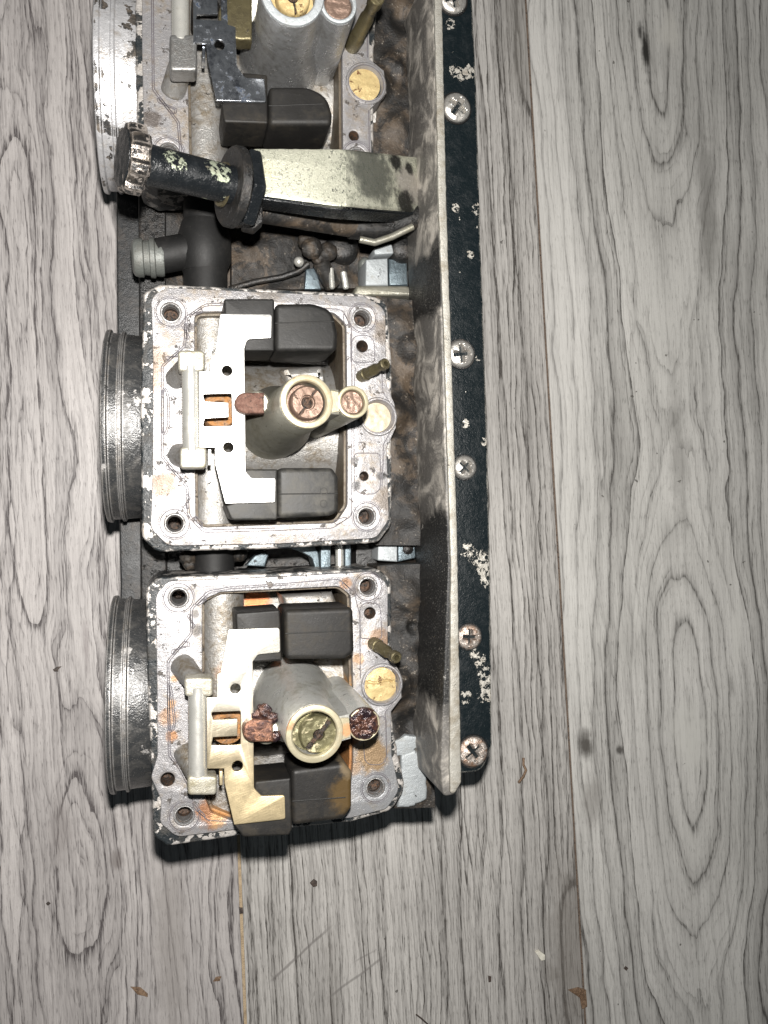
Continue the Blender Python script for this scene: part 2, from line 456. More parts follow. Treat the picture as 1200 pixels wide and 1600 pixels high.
paint_web = worn_paint('grey worn rail upright', paint=(.075, .071, .066), amount=.655, scale=.12, edge=1.0, dust=.9, prough=.46, under=(.46, .45, .42), tint=(.30, .28, .25), dscale=.10, dark=[(702, 850, 100, 50), (704, 900, 100, 56), (706, 960, 100, 56), (708, 1020, 100, 52), (710, 1075, 100, 40), (690, 410, 100, 34), (692, 450, 100, 26)])
rim_mat = cast('bare upright rim', (.27, .262, .235), (.17, .152, .12), .52, .5, .4, (.03, .03, .03), .66, .25, scale=.10)
paint_horn = worn_paint('worn intake mouth', paint=(.022, .023, .024), amount=.61, scale=.08, edge=3.0, dust=.35, prough=.27, spec=.7, under=(.36, .35, .34), tint=(.07, .066, .06))
bare_horn = worn_paint('bare silver intake mouth', paint=(.02, .02, .02), amount=.455, scale=.10, edge=3.0, dust=.4, under=(.46, .46, .47), urough=.34)
knob_black = worn_paint('glossy black shaft', paint=(.005, .006, .007), amount=.64, scale=.11, edge=0, dust=.05, prough=.22, under=(.30, .33, .25), tint=(.02, .024, .028), chips=[(268, 250, 115, 6), (275, 258, 115, 6), (284, 264, 115, 4), (338, 268, 111, 8), (348, 278, 111, 7)])
knob_metal = worn_paint('flaking chrome knob', paint=(.008, .008, .008), amount=.545, scale=.22, edge=1.2, dust=.1, prough=.22, under=(.24, .215, .195), urough=.24)
face_mat = cast('machined flange face', (.245, .24, .245), (.205, .17, .13), .55, .38, .5, (.05, .043, .037), .615, .20,
    spots=[(420, 452, 85, 22, (.10, .08, .055), .5), (600, 520, 85, 18, (.13, .10, .07), .6), (604, 780, 85, 20, (.12, .09, .06), .6), (243, 560, 85, 22, (.17, .12, .08), .6), (556, 760, 85, 8, (.03, .03, .03), .8), (595, 745, 85, 8, (.03, .03, .03), .8), (553, 720, 85, 7, (.03, .03, .03), .7), (297, 510, 85, 7, (.04, .035, .035), .8), (294, 540, 85, 7, (.05, .045, .04), .7), (308, 985, 85, 9, (.05, .045, .04), .8), (305, 960, 85, 6, (.05, .045, .04), .7), (553, 925, 85, 9, (.05, .04, .035), .7), (268, 1100, 85, 7, (.32, .17, .06), .8), (268, 1150, 85, 9, (.30, .14, .05), .8), (272, 1060, 85, 6, (.3, .17, .07), .7), (257, 757, 85, 20, (.12, .08, .05), .8), (237, 185, 85, 13, (.08, .065, .055), .8), (600, 1220, 85, 70, (.25, .27, .285), .4),
           (330, 1270, 85, 22, (.26, .11, .04), .85), (580, 1180, 85, 26, (.24, .14, .045), .75), (590, 1000, 85, 18, (.20, .11, .05), .7), (263, 1120, 85, 14, (.28, .14, .05), .6), (240, 600, 85, 14, (.22, .15, .10), .6), (262, 1218, 85, 13, (.12, .10, .08), .6), (495, 1245, 85, 26, (.28, .19, .11), .6), (556, 1120, 85, 10, (.24, .12, .04), .8), (556, 1155, 85, 9, (.20, .09, .03), .8), (556, 1200, 85, 11, (.30, .20, .12), .7), (560, 1030, 85, 9, (.24, .13, .05), .7), (540, 912, 85, 9, (.24, .12, .05), .7), (340, 1280, 85, 12, (.5, .3, .14), .7)])
cast_mat = cast('grey inner casting', (.25, .245, .235), (.12, .095, .062), .52, .40, .6, (.03, .026, .02), .64, .25,
    spots=[(405, 945, 70, 20, (.45, .13, .03), .85), (548, 1100, 80, 26, (.24, .13, .04), .7), (350, 1040, 70, 16, (.20, .10, .04), .6)])
dirt_mat = grime('brown grimy casting')
wall_mat = cast('brown chamber wall', (.085, .07, .05), (.05, .034, .02), .5, .5, .3, (.015, .012, .01), .6, .2, scale=.15,
    spots=[(550, 1090, 80, 30, (.34, .17, .05), .8), (550, 1180, 80, 30, (.30, .13, .04), .8), (550, 960, 80, 16, (.25, .14, .05), .5), (340, 1270, 80, 20, (.40, .19, .06), .7)])
black_mat = cast('black grimy metal', (.012, .012, .012), (.038, .031, .025), .55, .38, .3, (.006, .006, .006), .6, .25)
chip_mat = cast('paint flaked bare metal', (.27, .29, .30), (.17, .16, .14), .60, .5, .35, (.03, .03, .03), .66, .25)
ZB = 99.0      # top of the float brackets
zinc = sheet('bright plated bracket', (.60, .595, .58), (.44, .425, .38), .38)
zinc_dark = cast('plated bracket with painted dark reflection', (.40, .42, .45), (.075, .083, .10), .50, .24, .95, (.04, .05, .07), .60, .03, scale=.10)  # bluish reflection of the dark room painted into the plating colour
zinc_warm = sheet('yellowed bracket with painted gold reflection', (.72, .70, .64), (.58, .52, .40), .36, warm=(1030, 1250, (.76, .62, .38)))  # golden reflection of the lower half painted in over the yellowed plating
pin_mat = cast('steel pin', (.74, .73, .68), (.45, .42, .34), .60, .30, .78, (.14, .14, .12), .72, .03)
block_mat = cast('pale cast hinge block', (.33, .315, .265), (.20, .18, .12), .52, .44, .5, (.09, .08, .06), .68, .2)
block_dark = cast('grey cast hinge block', (.20, .20, .195), (.13, .12, .11), .54, .34, .7, (.05, .05, .045), .66, .2)
float_mat = plastic('black float plastic', (.007, .0068, .0064), (.030, .028, .025), .57)
float_dusty = plastic('dusty float plastic', (.012, .012, .0115), (.085, .08, .068), .50)
float_old = plastic('stained float plastic', (.008, .0075, .007), (.036, .029, .019), .56, spots=[(540, 1240, 98, 26, (.07, .042, .012), .7), (545, 1200, 98, 14, (.16, .12, .07), .6)])
tower_steel = cast('shiny grey jet tower', (.40, .405, .41), (.20, .195, .18), .54, .30, .8, (.06, .055, .05), .62, .2)
tower_mat = cast('olive grey jet tower', (.25, .243, .205), (.16, .152, .115), .52, .36, .6, (.028, .025, .02), .64, .16)
tower_pale = cast('pale grey jet tower', (.56, .565, .54), (.34, .33, .28), .55, .34, .65, (.04, .036, .03), .64, .2,
    spots=[(425, 1165, 105, 16, (.25, .09, .03), .8)])
cream = cast('cream machined rim', (.33, .30, .21), (.30, .22, .12), .58, .42, .45, (.18, .12, .06), .68, .1,
    spots=[(448, 1130, 112, 10, (.30, .13, .05), .7), (543, 1140, 112, 10, (.45, .22, .10), .8)])
brass_red = cast('tarnished copper brown jet', (.19, .13, .10), (.12, .078, .056), .56, .40, .6, (.035, .022, .016), .60, .2)
brass_grn = cast('tarnished brass jet', (.155, .145, .08), (.09, .08, .042), .50, .36, .6, (.34, .30, .19), .57, .12)
brass_tube = cast('dull brass tube', (.14, .12, .065), (.08, .068, .04), .50, .38, .7, (.035, .03, .02), .60, .16)
plug_gold = cast('stained brass plug', (.40, .31, .15), (.27, .17, .07), .56, .42, .3, (.10, .04, .014), .60, .2)
plug_cream = cast('cream plug', (.36, .31, .23), (.27, .21, .135), .56, .5, .2, (.14, .10, .06), .66, .15)
rust_brown = rusty('reddish brown needle', (.085, .038, .026), (.14, .075, .055), (.025, .016, .012))
rust_crust = rusty('dark crusted corrosion', (.020, .013, .016), (.075, .034, .022), (.006, .005, .008), .22, .4, .55, .3)
copper_crust = rusty('pink copper crust', (.22, .11, .07), (.07, .035, .028), (.02, .014, .018), .34, .6, .55, .4)
orange_rust = rusty('orange rusted seat', (.30, .14, .045), (.24, .15, .09), (.04, .022, .015), .6, .3, .7, .5)
screw_mat = cast('worn zinc screw', (.62, .60, .56), (.34, .31, .28), .52, .38, .8, (.04, .035, .03), .62, .12, scale=.22)
screw_rust = rusty('corroded screw', (.50, .46, .42), (.26, .17, .12), (.035, .028, .028), .36, .6, .5, .4)
yell_zinc = cast('blotched yellow zinc plate', (.43, .43, .35), (.12, .13, .10), .53, .38, .6, (.035, .04, .035), .58, .12, scale=.42,
    spots=[(400, 270, 104, 26, (.46, .42, .25), .6), (460, 275, 104, 60, (.42, .42, .34), .45), (580, 270, 96, 44, (.035, .038, .034), .8), (640, 290, 84, 26, (.30, .275, .25), .8), (632, 320, 84, 20, (.008, .008, .008), .95), (618, 255, 88, 13, (.008, .008, .008), .95), (640, 262, 84, 9, (.008, .008, .008), .95)])
rubber = plastic('black rubber', (.006, .006, .006), (.028, .025, .023), .60, .48)
grey_fit = cast('dull grey fitting', (.11, .117, .11), (.10, .10, .09), .55, .42, .3, (.03, .03, .028), .66, .2)
blue_steel = cast('bluish steel lever', (.09, .115, .13), (.07, .085, .09), .55, .35, .6, (.02, .02, .02), .62, .2)
line_mat = cast('gasket print', (.07, .065, .075), (.05, .04, .04), .5, .6, 0, (.12, .10, .09), .6, .05)
hole_mat = cast('bored hole wall', (.24, .24, .24), (.11, .09, .07), .55, .4, .6, (.06, .05, .04), .62, .2, scale=.3)
bottom_mat = cast('dark hole shade', (.02, .014, .01), (.08, .04, .02), .5, .6, .2, (.01, .01, .01), .55, .3, scale=.4)  # dark brown stands in for the shade inside holes and slots
dark_chip = rusty('dark grit', (.03, .022, .018), (.07, .05, .04), (.012, .01, .01), .6, 0, .9, .3)
brown_chip = rusty('brown flake', (.10, .06, .035), (.20, .13, .08), (.03, .02, .02), .6, 0, .9, .3)
pale_chip = rusty('pale crumb', (.62, .60, .52), (.50, .48, .42), (.42, .40, .34), .6, 0, .4, .2)

# ------------------------------------------------------------------ floor
floor = bpy.data.objects.new('floor', None); C.objects.link(floor); WL['floor'] = Vector((0, 0, 0)); tag(floor, kind='structure')
def seam(px, py, slope):        # line on the floor through a pixel with dx/dy slope (px)
    a = at(px, py, 0); b = at(px+slope*300, py+300, 0); d = (b-a)/(b.y-a.y)
    return lambda y: a.x+d.x*(y-a.y)
s1 = seam(893, 1200, .0585); s2 = seam(378, 1450, .037)
s0 = lambda y: s2(y)-137; s3 = lambda y: s1(y)+137
def board(la, lb, gap_a, gap_b, mat):
    Y = 360; q = [Vector((la(-Y)+gap_a, -Y)), Vector((lb(-Y)-gap_b, -Y)), Vector((lb(Y)-gap_b, Y)), Vector((la(Y)+gap_a, Y))]
    return prism('board', q, -8, 0, mat, floor, bev=.28, res=2)
board(s0, s2, .2, .55, wood_left); board(s2, s1, .55, .75, wood_mid); board(s1, s3, .25, .3, wood_right)
board(lambda y: s0(y)-137, s0, .3, .3, wood_mid); board(s3, lambda y: s3(y)+137, .3, .3, wood_left)
prism('joint_filler', [Vector((-420, -360)), Vector((560, -360)), Vector((560, 360)), Vector((-420, 360))], -9.5, -1.0+.0, subfloor_mat, floor, bev=.1) if False else None
ff = [Vector((s2(-360)-1.2, -360)), Vector((s2(-360)+1.2, -360)), Vector((s2(360)+1.2, 360)), Vector((s2(360)-1.2, 360))]
prism('joint_filler', ff, -7.5, -.45, subfloor_mat, floor, bev=.05)
ff = [Vector((s1(-360)-1.0, -360)), Vector((s1(-360)+.8, -360)), Vector((s1(360)+.8, 360)), Vector((s1(360)-1.0, 360))]
prism('joint_filler', ff, -7.5, -.6, cast('brown joint', (.13, .095, .07), (.07, .05, .04), .5, .8, 0, (.03, .02, .02), .6, .3, scale=.3), floor, bev=.05)

# ------------------------------------------------------------------ the carburetor bank
bank = bpy.data.objects.new('carburetor_bank', None); C.objects.link(bank)
bl = at(450, 700, 0)*SC; bl.z = 0; bank.location = bl; WL['carburetor_bank'] = Vector(bl)
tag(bank, 'upside down motorcycle carburetor bank with open float bowls on grey wood boards', 'carburetor bank')
G = 85.0
ZB = 99.0      # top of the float brackets
HAX = 56.0     # intake axis height

# ---- rails
def rail_pts(rows, z, r=0): return pxpoly(rows, z)
flange = prism('mounting_rail', jit(pxpoly([(640, -60), (735, -60), (744, 120), (752, 400), (761, 650), (766, 900), (769, 1168, 26), (752, 1206, 22), (660, 1212)], 70), .09, 1.2, 3), 66, 70, paint_plate, bank, bev=.5)
web = prism('upright', jit(pxpoly([(676, -60), (691, -60), (700, 330), (706, 500), (717, 850), (723, 1225, 10), (712, 1243, 8), (694, 1247, 8), (690, 1200), (701, 880), (690, 500), (686, 330)], 100), .06, 1.5, 5), 69.5, 99.2, paint_web, flange, bev=.5)
prism('upright_rim', jit(pxpoly([(678, -60), (690, -60), (698, 330), (704, 500), (715, 850), (721, 1223, 8), (711, 1240, 6), (704, 1240, 6), (703, 1200), (705, 880), (693, 500), (686, 330)], 100.4), .16, .8, 8), 99.0, 100.3, rim_mat, flange, bev=.3)
def phil(R_, dome=1.6, depth=1.5, rough=.25, seed=0):
    def f(x, y):
        r2 = x*x+y*y
        h = dome*(1-r2)**.5*1.0 if r2 < 1 else 0
        ax, ay = abs(x), abs(y)
        c = 0
        if ax < .68 and ay < .20: c = max(c, min(1, (.68-ax)*6, (.20-ay)*10))
        if ay < .68 and ax < .20: c = max(c, min(1, (.68-ay)*6, (.20-ax)*10))
        n = mnoise.noise(Vector((x*3.1+seed, y*3.1, seed)))+.5*mnoise.noise(Vector((x*8+seed, y*8, 2)))
        return h-c*depth+n*rough
    return f
for i, (px, py, rr, mt) in enumerate([(709, -4, 21, screw_mat), (715, 166, 21, screw_mat), (722, 552, 20, screw_mat), (728, 730, 17, screw_mat), (735, 996, 18, screw_rust), (741, 1176, 22, screw_rust)]):
    c = at(px, py, 71.5); m0 = mmpx(px, py, 71.5)
    disc_hf('screw', (c.x, c.y, 70.6), rr*1.04*m0, phil(1, 1.5, 2.4, .16, i*5.3), mt, flange, rot=.3+i*.7, skirt=.8, rings=22)
    lathe('washer', [(rr*m0*1.06, -.2), (rr*m0*1.18, .1), (rr*m0*1.14, .45), (rr*m0*.9, .5)], (c.x, c.y, 70), (0, 0, 1), black_mat, flange, seg=40)
# left rail seen between the intakes
lrail = prism('left_rail', jit(pxpoly([(178, -60), (182, 300), (184, 620), (190, 1040), (262, 1040), (255, -60)], 42), .08, 1.4, 9), 38, 42, cast('black left rail', (.012, .013, .014), (.035, .03, .026), .55, .42, .2, (.06, .055, .045), .66, .2, scale=.1), bank, bev=.5)
prism('step', pxpoly([(214, -60), (258, -60), (262, 1040), (220, 1040)], 50), 41.5, 50, black_mat, lrail, bev=.8)

def domes(name, lst, mat, parent):
    bm = bmesh.new()
    for (px, py, z, rpx, h) in lst:
        c = at(px, py, z); r = rpx*mmpx(px, py, z)
        lathe_bm(bm, [(r*1.25, -h-6), (r, -h*.5), (r*.86, -h*.16), (r*.5, -h*.03), (0, 0)], c, (0, 0, 1), 26)
    return bm_obj(name, bm, mat, parent, 50)

def ringline(name, poly, z, parent, r=.13, closed=True):
    return tube(name, [(p.x, p.y, z) for p in poly], r, line_mat, parent, closed=closed, flat=.35, seg=6)
def openline(pts, z, n=6):
    q = []
    for p in pts:
        v = at(p[0], p[1], z); q.append((Vector((v.x, v.y)), (p[2] if len(p) > 2 else 0)*mmpx(p[0], p[1], z)))
    first, last = q[0], q[-1]
    out = [q[0][0]]
    for i in range(1, len(q)-1):
        out += fillet([q[i-1], q[i], q[i+1]][0:3], n)[1:-1] if q[i][1] > 0 else [q[i][0]]
    out.append(q[-1][0])
    return out

def slotjet(depth=1.6, hole=.28, slot=.09, rim=.0, seed=0, hd=4.0):
    def f(x, y):
        r = math.hypot(x, y); h = 0
        if abs(y) < slot: h = -depth*min(1, (slot-abs(y))*22)
        if r < hole: h = -hd
        elif r < hole*1.25: h = min(h, -.7)
        if r > .93: h -= (r-.93)*8
        return h+.10*mnoise.noise(Vector((x*4+seed, y*4, seed)))
    return f

def shrink(poly, d):
    out = []; N = len(poly); A = sum(poly[i].x*poly[(i+1) % N].y-poly[(i+1) % N].x*poly[i].y for i in range(N))
    sg = 1 if A > 0 else -1
    for i in range(N):
        t = poly[(i+1) % N]-poly[i-1]
        if t.length < 1e-6: continue
        t.normalize(); out.append(poly[i]+Vector((-t.y, t.x))*d*sg)
    return out
def drape(o, zref, f):
    """slope a level piece: f(px) gives its height along the picture's x"""
    off = WL[o.name]; par = o
    for v in o.data.vertices:
        p = (v.co+off)/SC
        px = 600+FPX*((p.x*math.cos(TILT)-(CH-p.z)*math.sin(TILT))/((CH-p.z)*math.cos(TILT)+p.x*math.sin(TILT)))
        k = (CH-f(px))/(CH-zref)
        q = Vector((p.x*k, p.y*k, CH-(CH-p.z)*k))
        v.co = q*SC-off
def relief(name, quad, z, amp, fr, feats, mat, parent, n=(40, 70), drop=14, seed=0):
    """grimy casting surface: quad of 4 px corners, smooth noise height, feats = (px, py, rpx, dz) bumps"""
    bm = bmesh.new(); G2 = []
    P = [Vector(q) for q in quad]
    F_ = [(at(a, b, z), r*mmpx(a, b, z), h) for a, b, r, h in feats]
    for j in range(n[1]+1):
        row = []
        for i in range(n[0]+1):
            u, v = i/n[0], j/n[1]
            p = (P[0]*(1-u)+P[1]*u)*(1-v)+(P[3]*(1-u)+P[2]*u)*v
            w_ = at(p.x, p.y, z)
            q = Vector((w_.x*fr+seed, w_.y*fr, seed))
            h = amp*(mnoise.noise(q)+.45*mnoise.noise(q*2.3)+.15*mnoise.noise(q*6))
            for c, r, dz in F_:
                d = math.hypot(w_.x-c.x, w_.y-c.y)/r
                if d < 1: h += dz*.7*(1-d*d)**1.5
            row.append(bm.verts.new((w_.x, w_.y, z+h)))
        G2.append(row)
    for j in range(n[1]):
        for i in range(n[0]): bm.faces.new((G2[j][i], G2[j][i+1], G2[j+1][i+1], G2[j+1][i]))
    loop = G2[0]+[r[-1] for r in G2[1:]]+G2[-1][-2::-1]+[r[0] for r in G2[-2:0:-1]]
    low = [bm.verts.new((v.co.x, v.co.y, z-drop)) for v in loop]
    for k in range(len(loop)): bm.faces.new((loop[k], low[k], low[(k+1) % len(low)], loop[(k+1) % len(low)]))
    return bm_obj(name, bm, mat, parent, 60)

def carb(s):
    """one carburetor: body > everything cast or pressed into it; the float set and jet tower are parts of their own"""
    z = G
    cav = pxpoly(s['cavity'], z)
    face = pxpoly(s['face'], z, 10)
    block = jit(pxpoly(s['block'], z-1.6, 8), .22, 1.1, s['seed'])
    bores = [circ(px, py, z, r, 26) for (px, py, r, _) in s['bores']]
    ppx, ppy, pro, pri = s['plug'][:4]
    bores = bores+[circ(ppx, ppy, z, pri+3, 40)]
    body = prism('carburetor_body', block, 58, z-1.5, paint_edge, bank, holes=[cav]+bores, bev=.6, label=s['label'])
    prism('flange_face', jit(face, .05, 1.0, s['seed']+2), z-4, z, face_mat, body, holes=[cav]+bores, bev=.22)
    # pit under every bore so it reads as a drilled hole
    for (px, py, r, deep) in s['bores']:
        c = at(px, py, z); m0 = mmpx(px, py, z); rr = r*m0
        if r > 12:
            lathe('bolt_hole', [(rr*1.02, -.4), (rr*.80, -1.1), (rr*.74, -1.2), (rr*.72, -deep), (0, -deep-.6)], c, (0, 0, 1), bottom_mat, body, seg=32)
            lathe('thread_insert', [(rr*.99, -.55), (rr*.86, -.5), (rr*.80, -.95), (rr*.76, -1.3), (rr*.70, -1.5), (rr*.70, -deep*.7)], c, (0, 0, 1), hole_mat, body, seg=32)
            ringline('ring_line', circ(px, py, z, r*1.42, 40), z+.03, body)
            ringline('ring_line', circ(px, py, z, r*1.58, 40), z+.03, body, .08)
        else:
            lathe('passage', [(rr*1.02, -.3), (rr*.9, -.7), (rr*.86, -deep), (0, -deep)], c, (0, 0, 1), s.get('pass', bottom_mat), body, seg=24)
    for ln in s['lines']:
        pts = openline(ln, z); ringline('gasket_line', pts, z+.03, body, .13, False)
    for ln in s.get('loops', []):
        pts = pxpoly(ln, z, 8); ringline('gasket_line', pts, z+.03, body, .12, True)
    # chamber floor, barrel and choke column
    prism('chamber_wall', cav, 57, z-2, wall_mat, body, holes=[shrink(cav, .7)], bev=.1)
    prism('chamber_floor', pxpoly([(p[0]+(-6 if p[0] < 430 else 6), p[1]+(-6 if p[1] < s['cy'] else 6)) for p in s['cavity']], z), 55, 60, cast_mat, body, bev=.3)
    cy = at(s['hx'], s['hy'], HAX).y
    x0 = at(s['hx'], s['hy'], 83).x
    bx0 = at(300, s['hy'], 60).x; bx1 = at(575, s['hy'], 60).x
    rod('throttle_barrel', (x0+8, cy, 54), (bx1, cy, 54), 21.5, cast_mat, body, seg=64, ch=1)
    a = at(*s['col'][0], 80); b = at(*s['col'][1], 80)
    rod('choke_column', (a.x, a.y, 74.5), (b.x, b.y, 74.5), s['col'][2], cast_mat, body, seg=32, ch=.6)
    for q in s.get('inner', []):
        rbox('casting_rib', q[0], q[1], q[2], cast_mat, body, bev=q[3] if len(q) > 3 else .8)
    # vacuum cap down to the floor
    c = at(430, s['cy'], 30)
    lathe('diaphragm_cap', [(0, 0), (22, 0), (25, 2.5), (27, 12), (30, 14), (30, 19), (24, 22), (20, 58)], (c.x, cy, 0), (0, 0, 1), black_mat, body, seg=64)
    # intake mouth
    prof = []
    hr = s['hr']; hl = at(s['hx1'], s['hy'], 80).x-x0+3
    prof = [(hr-4.5, 8), (hr-2.2, .6), (hr-1.2, 0), (hr-.2, .3), (hr, .9), (hr, 1.5), (hr-.9, 1.9), (hr-1.0, 4.3), (hr-.35, 4.6), (hr-.35, 5.3), (hr-1.1, 5.7), (hr-1.3, 8), (hr-1.5, hl-1.2), (hr-2.2, hl-.4), (hr-3.5, hl), (hr-4.5, hl+3), (21, hl+4)]
    bm = bmesh.new(); lathe_bm(bm, prof, (x0, cy, HAX), (1, 0, 0), 110)
    bm_obj('intake_mouth', bm, s['horn_mat'], body, 40)
    # grimy side casting towards the rail
    relief('side_casting', s['side'][0], 74, 1.6, .07, s['side'][1], s.get('side_mat', dirt_mat), body, drop=36, seed=s['seed'])
    # plug
    px, py, ro, ri, mt, pz = s['plug']
    c = at(px, py, G+.4); m0 = mmpx(px, py, G)
    lathe('plug_collar', [(ro*m0, -7), (ro*m0, 0), (ro*m0-.35, .35), (ro*m0-.9, .4), (ri*m0+.9, .3), (ri*m0+.3, -.4), (ri*m0, -2.5)], c, (0, 0, 1), face_mat, body, seg=48)
    ringline('ring_line', circ(px, py, G+.8, ro-4, 40), G+.83, body, .10)
    disc_hf('brass_plug', at(px+pz[0], py+pz[1], G-.8), (ri+.5)*m0, lambda x, y: -.35*(x*x+y*y)-(.45 if abs(x-.18+.05*math.sin(y*5)) < .05 and s['seed'] == 5 else 0)+.16*mnoise.noise(Vector((x*3, y*3, s['seed']))), mt, body, skirt=3)
    # overflow tube
    (ax, ay), (bx_, by), ra, tip, rad = s['tube']
    a = at(ax, ay, G-1); b = at(bx_, by, tip); d = b-a; L = d.length
    lathe('overflow_tube', [(rad+.25, 0), (rad+.25, L*.25), (rad, L*.27), (rad, L*.62), (rad-.35, L*.66), (rad-.35, L*.84), (rad, L*.87), (rad, L-.3), (rad-.25, L), (rad*.45, L), (rad*.42, L-2.5), (0, L-2.6)], a, d, brass_tube, body, seg=24)
    # ---- float set
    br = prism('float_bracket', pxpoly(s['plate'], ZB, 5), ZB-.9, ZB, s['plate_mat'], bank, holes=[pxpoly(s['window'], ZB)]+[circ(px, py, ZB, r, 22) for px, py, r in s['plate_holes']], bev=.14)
    for (px, py, wpx, hpx) in s.get('tabs', []):
        rbox('bent_tab', [(px, py), (px+wpx, py), (px+wpx, py+hpx), (px, py+hpx)], ZB-6, ZB-.9, s['plate_mat'], br, bev=.12)
    fm = s['float_mat']
    for (main, arm) in s['floats']:
        fm = s['float_mat'] if main is s['floats'][0][0] else s.get('float2', s['float_mat'])
        soft = lambda P: [(p[0], p[1], max(9.5, p[2] if len(p) > 2 else 0)) for p in P]
        f = prism('float', pxpoly(soft(main), 98, 8), 82, 98, fm, br, bev=1.3, res=4)
        prism('float_arm', pxpoly(arm, 97.9, 8), 83.5, 97.6, fm, br, bev=.55, res=3)
    for ln in s['float_lines']:
        a, b = at(*ln[0], 98), at(*ln[1], 98)
        tube('mould_line', [(a.x, a.y, 98.0), (b.x, b.y, 98.0)], .16, float_mat, br, seg=6, flat=.6)
    (pa, pb, prad) = s['pin']
    pz_ = 96.5
    A = at(*pa, pz_+2); B = at(*pb, pz_+2)
    rod('hinge_pin', (A.x, A.y, pz_), (B.x, B.y, pz_), prad, pin_mat, br, seg=32, ch=.2)
    for k, (blk, base) in enumerate(s['hinges']):
        x0_, y0_, x1_, y1_ = blk
        c4 = [(x0_, y0_, 7), (x1_, y0_, 7), (x1_, y1_, 7), (x0_, y1_, 7)]
        hb = prism('hinge_post', jit(pxpoly(c4, 98.5, 5), .09, .7, s['seed']+k), 92.5, 98.5, s.get('block_mat', block_mat), body, bev=.7, res=3)
        # tapering stem that leans from its foot on the face up to the block
        ct = at((x0_+x1_)/2, (y0_+y1_)/2, 94); cb = at(base[0], base[1], G)
        ct.z = 93.5
        d = ct-cb; rb = base[2]*mmpx(base[0], base[1], G)
        lathe('hinge_stem', [(rb*1.02, -1), (rb, .4), (rb*.93, d.length*.5), (rb*.84, d.length*.9), (rb*.5, d.length)], cb, d, cast_mat, body, seg=32)
    # needle valve
    nx, ny, nw, nh, nz, nm = s['needle']
    c = at(nx+nw*.3, ny+nh/2, nz); r_ = nh/2*mmpx(nx, ny, nz); c2 = at(nx+nw, ny+nh/2, nz)
    poly = []
    for k in range(17):
        t = math.pi/2+math.pi*k/16; poly.append(Vector((c.x+r_*math.cos(t), c.y+r_*math.sin(t))))
    poly += [Vector((c2.x, c2.y-r_)), Vector((c2.x, c2.y+r_))]
    prism('needle_valve', jit(poly, .07, .5, s['seed']), nz-5, nz, nm, body, bev=.6, res=3)
    rod('needle_seat', at(nx+nw*.75, ny+nh*.5, 70), at(nx+nw*.75, ny+nh*.5, nz-4), r_*1.15, tower_mat, body, seg=28)
    if 'crust' in s: crud('needle_crust', s['crust'](nz), rust_crust, body, .5, .9)
    # seat seen through the window
    wx = sum(p[0] for p in s['window'])/len(s['window']); wy = sum(p[1] for p in s['window'])/len(s['window'])
    c = at(wx+4, wy, 92)
    lathe('valve_seat', [(0, -2.2), (2.2, -2.2), (2.6, 0), (3.4, .3), (4.4, 0), (4.8, -1), (4.8, -14)], (c.x, c.y, 91), (0, 0, 1), s['seat_mat'], body, seg=32)
    # ---- jet tower
    (tx, ty, tr, ti), (ux, uy, ur, ui), (bxp, byp, brr), zt = s['tower']
    T = at(tx, ty, zt); U = at(ux, uy, zt-1.5); B = at(bxp, byp, 66)
    m0 = mmpx(tx, ty, zt); tr_, ti_ = tr*m0, ti*m0; ur_, ui_ = ur*m0, ui*m0
    d = T-B; L = d.length
    bm = bmesh.new()
    lathe_bm(bm, [(brr*1.25, 0), (brr, 3), (brr*.97, L*.35), (tr_*1.04, L*.62), (tr_, L-1.2), (tr_-.1, L-.9), (ti_+.3, L-.9), (ti_, L-7)], B, d, 64)
    tower = bm_obj('jet_tower', bm, s['tower_mat'], bank, 40)
    B2 = Vector((U.x+(B.x-T.x)*.95, U.y+(B.y-T.y)*.95, 66)); d2 = U-B2; L2 = d2.length
    bm = bmesh.new()
    lathe_bm(bm, [(ur_*1.2, 0), (ur_*1.02, 4), (ur_, L2-1.2), (ur_-.1, L2-.9), (ui_+.2, L2-.9), (ui_, L2-5)], B2, d2, 48)
    bm_obj('pilot_tower', bm, s['tower_mat'], tower, 40)
    # web between the two barrels
    side = Vector((-(U.y-T.y), U.x-T.x, 0)).normalized()*ur_*.72
    bm = bmesh.new()
    q = [T+side*1.0-Vector((0, 0, 1.1)), T-side-Vector((0, 0, 1.1)), U-side-Vector((0, 0, .4)), U+side-Vector((0, 0, .4))]
    qb = [B+side, B-side, B2-side, B2+side]
    ax = (U-T); ax.z = 0; ax = ax.normalized()
    q[0] += ax*tr_*.9; q[1] += ax*tr_*.9; q[2] -= ax*ur_*.85; q[3] -= ax*ur_*.85
    vt = [bm.verts.new(p) for p in q]; vb = [bm.verts.new(p) for p in qb]
    bm.faces.new(vt); bm.faces.new(vb)
    for k in range(4): bm.faces.new((vt[k], vt[(k+1) % 4], vb[(k+1) % 4], vb[k]))
    bm_obj('tower_web', bm, s['tower_mat'], tower, 30)
    # machined rims
    dn = d.normalized(); un = d2.normalized()
    lathe('tower_rim', [(tr_-.25, -1.0), (tr_-.05, -.5), (tr_-.2, 0), (tr_-.5, .12), (ti_+.35, .12), (ti_+.02, -.15), (ti_-.08, -1.5)], T, dn, s['rim_mat'], tower, seg=64)
    lathe('pilot_rim', [(ur_-.2, -1.0), (ur_-.05, -.5), (ur_-.2, 0), (ur_-.4, .1), (ui_+.3, .1), (ui_+.02, -.12), (ui_-.05, -1.3)], U, un, s['rim_mat'], tower, seg=48)
    # flat machined cheek between the rims
    m2 = (T+U)/2; sd = side.normalized()*ur_*.55
    k1 = T+(U-T).normalized()*(tr_-.5); k2 = U-(U-T).normalized()*(ur_-.4)
